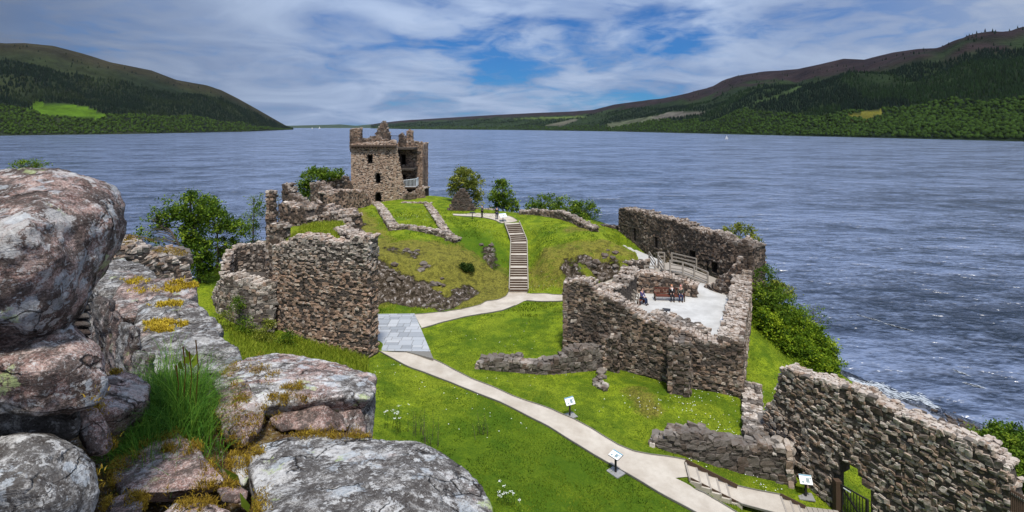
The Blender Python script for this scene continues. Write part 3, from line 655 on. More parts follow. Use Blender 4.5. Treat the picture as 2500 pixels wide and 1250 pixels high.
def place_stones(root, stones, maxparts=300, minpx=10, stuffname='rubble_stones'):
    """stones: list of (pos, dims, yaw, tilt, col4, facing). The ones that show largest become parts, the rest one joined part"""
    sc_ = []
    for i, (p, d, yaw, tl, c, face) in enumerate(stones):
        px, py = proj(p[0], max(p[1], 0.1), p[2]); s = max(d[0], d[2]) * F / math.hypot(p[0], p[1])
        vis = -30 < px < 2530 and py < 1280 and face
        sc_.append(s * (d[0] * d[2]) ** 0.25 if (vis and s >= minpx) else 0)
    order = np.argsort(-np.array(sc_)); parts = set(int(i) for i in order[:maxparts] if sc_[i] > 0)
    V = []; C = []; FF = []; cnt = 0; nv = 0
    ri = random.Random(len(stones))
    for i, (p, d, yaw, tl, c, face) in enumerate(stones):
        k = ri.randrange(len(STV))
        if i in parts:
            o = bpy.data.objects.new('stone', ST_ME[k]); link(o); o.location = p; o.rotation_euler = (tl[0], tl[1], yaw); o.scale = d; o.color = c
            par(o, root)
        else:
            ca, sa = math.cos(yaw), math.sin(yaw); lo_ = max(d[0], d[2]) * F / math.hypot(p[0], p[1]) < 9.5; v = (LOV[k % 10] if lo_ else STV[k][0]) * np.array(d)
            ct, s_t = math.cos(tl[1]), math.sin(tl[1]); v = np.stack([v[:, 0] * ct + v[:, 2] * s_t, v[:, 1], -v[:, 0] * s_t + v[:, 2] * ct], 1)
            ct, s_t = math.cos(tl[0]), math.sin(tl[0]); v = np.stack([v[:, 0], v[:, 1] * ct - v[:, 2] * s_t, v[:, 1] * s_t + v[:, 2] * ct], 1)
            v = np.stack([v[:, 0] * ca - v[:, 1] * sa, v[:, 0] * sa + v[:, 1] * ca, v[:, 2]], 1) + np.array(p)
            V.append(v); C.append(np.tile(c, (len(v), 1))); FF.append((LOF if lo_ else STF) + nv); nv += len(v); cnt += 1
    if cnt:
        Fc = np.concatenate(FF)
        o = mobj(stuffname, fmesh(stuffname, np.concatenate(V), Fc, M['rubble'], False, np.concatenate(C)), root); o['kind'] = 'stuff'

def wall(name, label, cat, pts, thick, sw=0.36, sh=0.2, red=0.0, dark=0.0, rag=0.18, seed=1, openings=(), batter=0.0, back=False, flip=False,
         group=None, minpx=10, maxparts=300, rnd=(0, 1), root=None, pale_top=1.0, sink=0.7, pf=0.15, ends=(True, True), depth=0.30, topsz=0.8, mess=0.38, relief=1.0, grade=None):
    rg = random.Random(seed); P = np.array(pts, float); seg = np.hypot(np.diff(P[:, 0]), np.diff(P[:, 1])); S = np.concatenate([[0], np.cumsum(seg)]); L = S[-1]
    f = lambda s: [np.interp(s, S, P[:, k]) for k in range(4)]
    def nrm(s):
        e = 0.25; a = f(max(0, s - e)); b = f(min(L, s + e)); tx, ty = b[0] - a[0], b[1] - a[1]; l = math.hypot(tx, ty) or 1; n = (ty / l, -tx / l)
        return n
    mid = f(L / 2); n0 = nrm(L / 2); sg = 1 if (n0[0] * -mid[0] + n0[1] * -mid[1]) > 0 else -1
    if flip: sg = -sg
    N = lambda s: (nrm(s)[0] * sg, nrm(s)[1] * sg)
    def topz(s): return float(f(s)[3] + rag * (2.0 * mnoise.noise(Vector((s * 1.3, seed * 3.7, 0))) + 0.8 * mnoise.noise(Vector((s * 3.9, seed * 5.1, 2)))))
    if root is None:
        c = f(L / 2); root = empty(name, (c[0], c[1], c[2]), label, cat, group)
    # core
    ss = sorted(set([round(x, 3) for x in np.linspace(0, L, max(2, int(L / 0.4) + 1))] + [round(o[k], 3) for o in openings for k in (0, 1) if 0 < o[k] < L]))
    mb = MB()
    for a, b in zip(ss[:-1], ss[1:]):
        if b - a < 0.01: continue
        m = (a + b) / 2; spans = []; lo = min(f(a)[2], f(b)[2]) - sink
        cuts = sorted([(o[2], o[3]) for o in openings if o[0] - 0.001 <= m <= o[1] + 0.001]); cur = None
        segs = []; zc0 = None
        for z0, z1 in cuts:
            segs.append((zc0, z0)); zc0 = z1
        segs.append((zc0, None))
        for z0, z1 in segs:
            bot = []; top = []
            for s in (a, b):
                q = f(s); n = N(s); zt = topz(s) - 0.12
                zb_ = lo if z0 is None else z0; zt_ = zt if z1 is None else z1
                if zt_ < zb_ + 0.02: zt_ = zb_ + 0.02
                ob = batter * max(0, zt - zb_); ot = batter * max(0, zt - zt_)
                bot.append([(q[0] + n[0] * ob, q[1] + n[1] * ob, zb_), (q[0] - n[0] * thick, q[1] - n[1] * thick, zb_)])
                top.append([(q[0] + n[0] * ot, q[1] + n[1] * ot, zt_), (q[0] - n[0] * thick, q[1] - n[1] * thick, zt_)])
            B = [bot[0][0], bot[1][0], bot[1][1], bot[0][1]]; T = [top[0][0], top[1][0], top[1][1], top[0][1]]
            if sg < 0: B = B[::-1]; T = T[::-1]
            mb.hexa(B, T)
    mb.build('wall_core', M['core'], root)
    st = []
    def colr(p_=0.0):
        v_ = rg.uniform(0, 1) if rg.random() < .22 else rg.triangular(.15, .75, .5)
        return (rnd[0] + (rnd[1] - rnd[0]) * v_, p_, red * rg.uniform(.7, 1.15), dark)
    def in_open(s, z, m_=0.0, mz=0.0): return any(o[0] - m_ < s < o[1] + m_ and o[2] - mz < z < o[3] + mz for o in openings)
    def face(sfun, length, zmin, zmax, zb, zt, use_open, facing):
        z = zmin
        while z < zmax:
            h = sh * rg.uniform(0.65, 1.45); s = rg.uniform(-0.3, 0) * sw
            while s < length:
                w = sw * (rg.choice((0.45, 0.7, 0.9, 1.0, 1.2, 1.6)) * (1 - mess) + rg.choice((0.4, 0.55, 0.7, 0.9, 1.15)) * mess) * rg.uniform(0.85, 1.15); sm = s + w / 2
                if sm > length: break
                zz = z + h / 2 + rg.uniform(-0.06, 0.06) * sh * 2 + rg.uniform(-.4, .4) * sh * mess; hk = rg.uniform(1.0, 1.0 + .5 * mess)
                if zb(sm) - 0.35 < zz < zt(sm) and not (use_open and in_open(sm, zz, .02 + w * .34, .02 + h * .3)):
                    x, y, nx_, ny_, = sfun(sm, zz); out = (rg.uniform(-0.07, 0.055) + rg.uniform(-.03, .02) * mess) * relief - depth / 2 + 0.03
                    big = rg.random() < 0.06; k = 1.35 if big else 1.0
                    st.append(((x + nx_ * out, y + ny_ * out, zz), (w * (1.05 + .12 * mess) * (1.15 if big else 1), depth, h * 1.06 * k * hk), math.atan2(ny_, nx_) + math.pi / 2 + rg.uniform(-0.09, 0.09),
                               (rg.uniform(-0.1, 0.1) * (1 + mess), rg.uniform(-0.09, 0.09) + rg.uniform(-.42, .42) * mess), (lambda c_: c_ if grade is None else (c_[0] + .12 * grade(zz), c_[1] + .7 * grade(zz), c_[2] * (1 - .8 * grade(zz)), c_[3]))(colr(pf if rg.random() < 0.5 else 0)), facing))
                s += w
            z += h
    zmn, zmx = P[:, 2].min() - 0.3, P[:, 3].max() + rag * 2
    def sf(s, z):
        q = f(s); n = N(s); o = batter * max(0, q[3] - z); return q[0] + n[0] * o, q[1] + n[1] * o, n[0], n[1]
    face(sf, L, zmn, zmx, lambda s: f(s)[2], topz, True, True)
    if back:
        def sb(s, z): q = f(s); n = N(s); return q[0] - n[0] * thick, q[1] - n[1] * thick, -n[0], -n[1]
        face(sb, L, zmn, zmx, lambda s: f(s)[2], topz, True, True)
    for e, s0 in ((ends[0], 0.0), (ends[1], L)):
        if not e: continue
        q = f(s0); n = N(s0); tx, ty = (-n[1], n[0])
        a = f(L * 0.5 if L < 1 else (0.5 if s0 == 0 else L - 0.5)); dx, dy = q[0] - a[0], q[1] - a[1]
        if tx * dx + ty * dy < 0: tx, ty = -tx, -ty
        def se(s, z, q=q, n=n, tx=tx, ty=ty): return q[0] - n[0] * s, q[1] - n[1] * s, tx, ty
        fc = (tx * -q[0] + ty * -q[1]) > 0
        face(se, thick, zmn, zmx, lambda s, q=q: q[2], lambda s, s0=s0: topz(s0), False, fc)
    # wall head
    s = 0.0
    while s < L:
        w = sw * rg.uniform(0.6, 1.2) * topsz; t_ = 0.0
        while t_ < thick:
            tw = sw * rg.uniform(0.5, 1.1) * topsz; q = f(min(L, s + w / 2)); n = N(min(L, s + w / 2)); tm = min(thick, t_ + tw / 2)
            if rg.random() < 0.93:
                hh = sh * rg.uniform(0.8, 1.5) * topsz
                st.append(((q[0] - n[0] * tm, q[1] - n[1] * tm, topz(s + w / 2) - 0.10 + rg.uniform(0, 0.10)), (w * 1.05, tw * 1.1, hh * 1.15), math.atan2(n[1], n[0]) + math.pi / 2 + rg.uniform(-0.6, 0.6),
                           (rg.uniform(-0.25, 0.25), rg.uniform(-0.25, 0.25)), colr(pale_top * rg.uniform(0.5, 1.0)), True))
            t_ += tw
        s += w
    place_stones(root, st, maxparts, minpx)
    return root
def WG(px, pf_, pt):
    """wall point: foot pixel on the ground, head pixel above it"""
    g_ = ground(px, pf_); return (g_.x, g_.y, g_.z, CZ - (pt - HY) / F * g_.y)
def WD(px, d, zb, pt): return ((px - 1250) / F * d, d, zb, CZ - (pt - HY) / F * d)

# ------------------------------------------------------------------ paths, paving, steps
def ribbon(name, label, up_, lo_, off=0.05, mat='path', nacross=10, zfix=None, edge=True, root_kind='structure', skip=()):
    def resample(pl, n):
        pl = np.array(pl, float); d = np.concatenate([[0], np.cumsum(np.hypot(*np.diff(pl, axis=0).T))]); t = np.linspace(0, d[-1], n)
        return np.stack([np.interp(t, d, pl[:, 0]), np.interp(t, d, pl[:, 1])], 1)
    A = [ground(px, py) if zfix is None else Zp(px, py, zfix) for px, py in up_]; B = [ground(px, py) if zfix is None else Zp(px, py, zfix) for px, py in lo_]
    L = sum((A[i + 1] - A[i]).length for i in range(len(A) - 1)); n = max(6, int(L / 0.22))
    a = resample([(p.x, p.y) for p in A], n); b = resample([(p.x, p.y) for p in B], n)
    V = []; 
    for i in range(n):
        for j in range(nacross + 1):
            q = a[i] + (b[i] - a[i]) * j / nacross; z = zfix if zfix is not None else float(TZ(q[0], q[1])) + off; V.append((q[0], q[1], z))
    idx = np.arange(n * (nacross + 1)).reshape(n, nacross + 1)
    q = np.stack([idx[:-1, :-1], idx[1:, :-1], idx[1:, 1:], idx[:-1, 1:]], -1).reshape(-1, 4)
    v = np.array(V); e1 = v[q[0][1]] - v[q[0][0]]; e2 = v[q[0][3]] - v[q[0][0]]
    if np.cross(e1, e2)[2] < 0: q = q[:, ::-1]
    o = mobj(name, fmesh(name, V, q, M[mat], True)); tag(o, label, None, kind='structure')
    if edge:
        for side in (0, nacross):
            mb = MB(); pts = [Vector(V[i * (nacross + 1) + side]) + Vector((0, 0, 0.01)) for i in range(n)]
            for i in range(0, n - 1, 2):
                p, r = pts[i], pts[min(i + 2, n - 1)]; qx = proj(*p)[0]
                if any(s_ == (side > 0) and a_ < qx < b_ for s_, a_, b_ in skip): continue
                mb.bar(p, r, 0.035, 0.09)
            e = mb.build('edging', M['edging'], o)
    return o
ribbon('path', 'pale gravel path sweeping down the lawn',
       [(1000,862),(1058,879),(1100,900),(1150,926),(1200,945),(1250,968),(1350,1003),(1450,1052),(1510,1089),(1546,1104),(1600,1114),(1673,1125)],
       [(925,858),(950,872),(982,890),(1074,926),(1154,958),(1250,998),(1350,1050),(1450,1113),(1529,1158),(1570,1182),(1610,1176),(1684,1167)], skip=((True, 1526, 1700),))
ribbon('path', 'lower branch of the gravel path', [(1630,1160),(1645,1168),(1690,1192),(1786,1247),(1880,1300)], [(1529,1158),(1570,1182),(1615,1210),(1690,1250),(1760,1290)], off=0.056, nacross=8, skip=((False, 1600, 1690),))
ribbon('path', 'pale gravel path curving from the paving to the stair', [(1012,769),(1060,765),(1102,760),(1174,745),(1215,733),(1236,724),(1244,707)], [(1030,803),(1073,790),(1138,774),(1190,766),(1228,759),(1258,747),(1288,712)], nacross=10, skip=((True, 1256, 1300),))
ribbon('path', 'narrow gravel path towards the courtyard ruin', [(1262,722),(1288,717),(1376,721),(1430,715),(1458,700),(1480,686),(1514,677)], [(1258,747),(1282,735),(1376,736),(1440,735),(1478,717),(1505,702),(1540,692)], off=0.056, nacross=8, skip=((False, 1240, 1290), (True, 1240, 1284)))
ribbon('path', 'gravel path on the crest of the mound', [(1105,523),(1170,521),(1215,523),(1245,529),(1264,540)], [(1108,527),(1160,530),(1195,535),(1212,540),(1224,545.5)], nacross=8)

# slate paving: every slab by itself
def paving():
    c = [Zp(866, 770, 13.06), Zp(1012, 768, 13.06), Zp(1058, 878, 13.06), Zp(990, 860, 13.06), Zp(866, 858, 13.06)]
    poly = [(p.x, p.y) for p in c]; rg = random.Random(3)
    base = fmesh('paving', [(p.x, p.y, 13.13) for p in c], [(0, 1, 2, 3)], M['edging'])
    me = bpy.data.meshes.new('paving'); me.from_pydata([(p.x, p.y, 13.14) for p in c] + [(p.x, p.y, 12.7) for p in c], [], [(4, 3, 2, 1, 0)[::-1]] + [(i, i + 5, (i + 1) % 5 + 5, (i + 1) % 5) for i in range(5)]); me.materials.append(M['edging'])
    root = mobj('paving', me, recentre=False); tag(root, 'grey slate paving beside the ruined gate wall', None, kind='structure')
    y = min(p[1] for p in poly); x1 = max(p[0] for p in poly)
    while y < max(p[1] for p in poly):
        h = rg.choice((0.5, 0.62, 0.75, 0.95)); x = min(p[0] for p in poly) - rg.uniform(0, 0.8)
        while x < x1:
            w = rg.choice((0.55, 0.8, 1.05, 1.3)); bm = bmesh.new()
            rows = [(y, y + h)] if rg.random() < 0.7 else [(y, y + h * 0.5), (y + h * 0.5, y + h)]
            for ya, yb in rows:
                g_ = 0.018; vs = [bm.verts.new((a, b, 0)) for a, b in ((x + g_, ya + g_), (x + w - g_, ya + g_), (x + w - g_, yb - g_), (x + g_, yb - g_))]; f_ = bm.faces.new(vs)
                for i in range(5):      # cut the slab at the edge of the paving
                    a, b = Vector((*poly[i], 0)), Vector((*poly[(i + 1) % 5], 0)); n = Vector(((b - a).y, -(b - a).x, 0)); cen = sum((Vector((*p, 0)) for p in poly), Vector()) / 5
                    if i == 2: continue
                    if (cen - a).dot(n) > 0: n = -n
                    bmesh.ops.bisect_plane(bm, geom=bm.verts[:] + bm.edges[:] + bm.faces[:], plane_co=a, plane_no=n, clear_outer=True)
                if not bm.faces: bm.clear(); continue
                r = bmesh.ops.extrude_face_region(bm, geom=bm.faces[:]); zt = 13.165 + rg.uniform(-0.004, 0.006)
                top = [v for v in r['geom'] if isinstance(v, bmesh.types.BMVert)]
                for v in bm.verts: v.co.z = 13.10
                for v in top: v.co.z = zt
                bmesh.ops.recalc_face_normals(bm, faces=bm.faces[:])
                m_ = bpy.data.meshes.new('slab'); bm.to_mesh(m_); bm.clear(); m_.materials.append(M['slab'])
                mobj('slab', m_, root, color=(rg.random(), 0, 0, 0))
            bm.free(); x += w
        y += h
paving()

def hill_stair():
    base = Vector((0.7, 55.9, 12.68)); root = empty('hill_stair', base, 'long gravel-filled stair with timber risers climbing the green mound', 'stairs')
    Ls = 14.1; s = 0.0; k = 0; z = 12.70; n = 28; treads = []; flights = [5, 4, 5, 5, 4, 5]; lens = []
    for f_ in flights: lens += [0.36] * (f_ - 1) + [1.05]
    sc_ = Ls / sum(lens); dz = (17.3 - 12.7) / n
    def pos(s):
        a = Vector(ST[0]); b = Vector(ST[1]); c = Vector(ST[2]); L1 = (b - a).length
        if s < L1: p = a.lerp(b, s / L1); t = (b - a).normalized()
        else: t = (c - b).normalized(); p = b + t * (s - L1)
        return p, t
    for l in lens:
        l *= sc_; p, t = pos(s); q, t2 = pos(s + l); z += dz; wd = 0.93
        n1 = Vector((t.y, -t.x)); n2 = Vector((t2.y, -t2.x))
        A = [p - n1 * wd, p + n1 * wd, q + n2 * wd, q - n2 * wd]
        mb = MB(); mb.hexa([Vector((v.x, v.y, z - 0.6)) for v in A], [Vector((v.x, v.y, z)) for v in A]); mb.build('tread', M['path'], root)
        mb = MB(); a3 = Vector((A[0].x, A[0].y, z - 0.07)) - Vector((t.x, t.y, 0)) * 0.03; b3 = Vector((A[1].x, A[1].y, z - 0.07)) - Vector((t.x, t.y, 0)) * 0.03
        mb.bar(a3, b3, 0.05, 0.17); mb.build('riser', M['wood_dark'], root)
        s += l
    for sd_ in (-1, 1):
        mb = MB(); pts = []
        for s_ in np.linspace(0, Ls, 30):
            p, t = pos(s_); nn = Vector((t.y, -t.x)); e = p + nn * sd_ * 1.0; pts.append(Vector((e.x, e.y, stair_z(s_) + 0.17)))
        for a, b in zip(pts[:-1], pts[1:]): mb.bar(a, b, 0.09, 0.26)
        mb.build('side_board', M['wood_grey'], root)
hill_stair()

def lower_steps():
    up_ = [(1673,1125),(1699,1138),(1724,1151),(1748,1162),(1772,1176),(1800,1188)]; lo_ = [(1684,1167),(1711,1181.5),(1736,1195),(1760,1208),(1784,1220),(1812,1232)]
    z0 = 12.33; dz = 0.15; root = empty('path_steps', ground(1730, 1175), 'flight of five broad gravel steps with timber risers beside the lower path', 'stairs')
    for i in range(5):
        z = z0 - dz * i; zz = z - dz
        a, b = Zp(*up_[i], z), Zp(*lo_[i], z); c, d = Zp(*up_[i + 1], zz), Zp(*lo_[i + 1], zz)
        c = c + (c - a) * 0.02; d = d + (d - b) * 0.02
        mb = MB(); mb.hexa([Vector((v.x, v.y, zz - 0.6)) for v in (a, b, d, c)], [Vector((v.x, v.y, zz)) for v in (a, b, d, c)]); mb.build('tread', M['path'], root)
        t = (c - a); t.z = 0; t.normalize()
        mb = MB(); mb.bar(a + Vector((0, 0, -0.07)), b + Vector((0, 0, -0.07)), 0.09, 0.17); mb.build('riser', M['wood_grey'], root)
    mb = MB(); a = Zp(*up_[0], z0 + 0.06); b = Zp(*up_[5], z0 - 5 * dz + 0.10); mb.bar(a, b, 0.05, 0.20); mb.build('side_board', M['wood_dark'], root)
    mb = MB(); a = Zp(*lo_[0], z0 - 0.04); b = Zp(*lo_[5], z0 - 5 * dz - 0.03); mb.bar(a, b, 0.04, 0.10); mb.build('side_board', M['wood_dark'], root)
    ribbon('path', 'gravel landing between the two flights of low steps', [(1772,1176),(1800,1187),(1850,1198),(1905,1208)], [(1784,1222),(1812,1232),(1860,1245),(1925,1262)], zfix=11.59, nacross=6)
    up2 = [(1905,1208),(1928,1219),(1948,1229),(1966,1238)]; lo2 = [(1925,1262),(1948,1275),(1970,1288),(1990,1300)]
    root = empty('path_steps', ground(1940, 1245), 'short flight of three low steps leading down to the iron gate', 'stairs')
    for i in range(3):
        z = 11.60 - dz * i; zz = z - dz; a, b = Zp(*up2[i], z), Zp(*lo2[i], z); c, d = Zp(*up2[i + 1], zz), Zp(*lo2[i + 1], zz)
        mb = MB(); mb.hexa([Vector((v.x, v.y, zz - 0.6)) for v in (a, b, d, c)], [Vector((v.x, v.y, zz)) for v in (a, b, d, c)]); mb.build('tread', M['path'], root)
        mb = MB(); mb.bar(a + Vector((0, 0, -0.07)), b + Vector((0, 0, -0.07)), 0.08, 0.17); mb.build('riser', M['wood_grey'], root)
    mb = MB(); mb.bar(Zp(*up2[0], 11.66), Zp(*up2[3], 11.23), 0.05, 0.16); mb.build('side_board', M['wood_dark'], root)
    # stone sill slabs before the gate
    root = empty('gate_threshold', Zp(2000, 1248, 11.05), 'row of grey boards laid before the iron gate', 'boardwalk')
    for k in range(7):
        mb = MB(); a = Zp(1962 + k * 13, 1238 + k * 1.6, 11.12); b = Zp(1985 + k * 13, 1290 + k * 1.6, 11.12); mb.bar(a, b, 0.22, 0.08); mb.build('plank', M['wood_grey'], root)
lower_steps()

# ------------------------------------------------------------------ ruined walls
CC = 'wall'
# gate block on the left
wall('gate_wall', 'tall reddish rubble wall with a narrow arrow slit, left of the slate paving', CC,
     [WD(668,41.0,14.0,596),WD(705,40.4,13.6,594),WD(725,40.1,13.4,578),WD(760,39.7,13.2,580),WD(795,39.3,13.0,592),WD(846,38.8,13.0,590),WD(872,38.5,12.9,577),WD(897,38.2,12.8,580)], 1.3,
     sw=0.34, sh=0.155, mess=0.3, red=0.85, dark=-0.5, rag=0.12, seed=11, grade=lambda z: max(0.0, min(1.0, (z - 18.6) / 2.2)), openings=[(2.92,3.08,17.55,18.55),(2.6,2.95,13.75,14.05)], rnd=(0.15, 1.0), pf=0.35, batter=0.012)
wall('gate_side_wall', 'grey rubble wall head receding behind the right corner of the gate wall', CC, [WD(893,39.6,13.0,572),WD(872,42,13.5,560),WD(853,44.5,14.5,556)], 1.1, sw=0.42, sh=0.24, rag=0.15, seed=12, flip=True, maxparts=120)
def top_turf():
    c = [W(688,606,41.0),W(852,604,40.0),W(858,566,43.5),W(838,547,46.5),W(800,549,46.8),W(745,552,47.0),W(692,551,47.2)]
    cen = sum(c, Vector()) / len(c); V = [tuple(cen + Vector((0, 0, 0.25)))]; n = len(c); rings = 7
    for r in range(1, rings + 1):
        for i in range(n * 4):
            a = c[i // 4].lerp(c[(i // 4 + 1) % n], (i % 4) / 4); p = cen.lerp(a, r / rings); p.z += 0.25 * (1 - r / rings) + 0.14 * mnoise.noise(p * 0.9); V.append(tuple(p))
    m = n * 4; fs = []
    me = bpy.data.meshes.new('turf_cap'); Fc = [(0, 1 + (i + 1) % m, 1 + i) for i in range(m)] + [(1 + r * m + i, 1 + r * m + (i + 1) % m, 1 + (r + 1) * m + (i + 1) % m, 1 + (r + 1) * m + i)[::-1] for r in range(rings - 1) for i in range(m)]
    base = 1 + (rings - 1) * m; k = len(V); V += [(V[base + i][0], V[base + i][1], V[base + i][2] - 2) for i in range(m)]
    Fc += [(base + i, base + (i + 1) % m, k + (i + 1) % m, k + i)[::-1] for i in range(m)]
    me.from_pydata(V, [], Fc); bm = bmesh.new(); bm.from_mesh(me); bmesh.ops.recalc_face_normals(bm, faces=bm.faces[:]); bm.to_mesh(me); bm.free()
    me.materials.append(M['turf']); a = me.color_attributes.new('scol', 'FLOAT_COLOR', 'POINT'); a.data.foreach_set('color', np.tile([0, 0.42, 0, 0], (len(me.vertices), 1)).astype(np.float32).ravel())
    for p in me.polygons: p.use_smooth = True
    tag(mobj('turf_cap', me), 'rough grass growing on top of the gate wall', 'grass', kind='structure')
    return c
TURF = top_turf()
wall('round_tower', 'collapsed grey rubble drum bulging out to the left of the gate wall', CC,
     [WD(512,44.5,14,742),WD(527,42.8,13.6,700),WD(548,41.6,13.3,672),WD(585,40.6,13.2,690),WD(625,40.2,13.2,694),WD(672,40.6,13.3,692)], 1.2, sw=0.40, sh=0.25, red=0.08, rag=0.25, seed=13, batter=0.16, rnd=(0.4, 1.05), pf=0.9, dark=-.6)
wall('round_tower_shell', 'curved inner shell of the broken round tower behind the rubble drum', CC,
     [WD(560,43.4,14,668),WD(563,44.4,14,632),WD(575,45.6,14,606),WD(610,46.4,14,596),WD(645,46.0,14,592),WD(668,44.8,14,600)], 0.6, sw=0.38, sh=0.19, red=0.15, dark=-.7, rag=0.12, seed=14, rnd=(0.35, 1.05), pf=0.9, maxparts=220)
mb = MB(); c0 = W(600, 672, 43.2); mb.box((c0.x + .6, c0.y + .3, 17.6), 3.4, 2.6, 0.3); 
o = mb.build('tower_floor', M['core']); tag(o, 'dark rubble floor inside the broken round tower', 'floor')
wall('stone_pillar', 'slender free-standing rubble pillar above the round tower', 'pillar', [WD(651,43.6,17.5,469),WD(667,43.5,17.5,468)], 0.42, sw=0.34, sh=0.17, red=0.45, rag=0.05, seed=15, maxparts=150)
wall('rubble_stub', 'broken rubble stub at the foot of the slender pillar', CC, [WD(652,42.9,17.3,560),WD(668,42.6,17.3,548),WD(692,42.4,17.3,552)], 0.9, sw=0.38, sh=0.22, rag=0.3, seed=16, pf=0.6, maxparts=80)
wall('shard_wall', 'tall jagged wall shard between the pillar and the leafy tree', CC, [WD(690,52,17,450),WD(700,51.6,17,452),WD(708,51.3,17,474),WD(724,51,17,484),WD(741,50.5,17,500)], 0.9, sw=0.34, sh=0.18, red=0.35, dark=0.5, rag=0.12, seed=17)
wall('shard_wall', 'lower pink-grey wall stub in front of the jagged shard', CC, [WD(684,48,17,496),WD(706,47.6,17,500),WD(716,47.2,17,508),WD(742,46.6,17,512),WD(749,46.4,17,538)], 1.1, sw=0.36, sh=0.2, red=0.35, rag=0.15, seed=18, maxparts=120)
wall('rubble_bank', 'sloping reddish rubble bank between the wall stub and the curtain wall', CC, [WD(738,56,16,520),WD(760,56,16,505),WD(785,57,16,500),WD(803,57,16,516),WD(822,56,16,532)], 3.0, sw=0.42, sh=0.25, red=0.55, rag=0.3, seed=19, minpx=9)
wall('rubble_bank', 'small heap of grey rubble behind the turf on the gate wall', CC, [WD(778,52,17,532),WD(795,51.5,17,522),WD(815,51,17,524),WD(840,50.5,17,548)], 1.2, sw=0.4, sh=0.25, rag=0.2, seed=20, pf=0.8, maxparts=80)
wall('curtain_wall', 'high ruined curtain wall joining the left side of the keep', CC, [WD(781,80,16,447),WD(800,82,16,449),WD(818,84,16,440),WD(836,85,16,440),WD(851,85.5,16,434),WD(862,86,16,452)], 1.6, sw=0.42, sh=0.24, red=0.35, dark=0.4, rag=0.3, seed=21)
wall('curtain_wall', 'rounded brown wall below the keep doorway, left of it', CC, [WD(800,72,15.5,476),WD(816,72.5,16,470),WD(845,75,16.5,466),WD(872,78,16.8,465),WD(892,81,17,470),WD(904,84,17,480)], 2.6, sw=0.36, sh=0.2, red=0.75, dark=-0.1, rag=0.2, seed=22, rnd=(.2, 1))
wall('curtain_wall', 'dark left return of the rounded brown wall', CC, [WD(782,76,15,452),WD(801,72.2,15,474)], 1.2, sw=0.4, sh=0.22, red=0.4, dark=0.5, rag=0.2, seed=23)

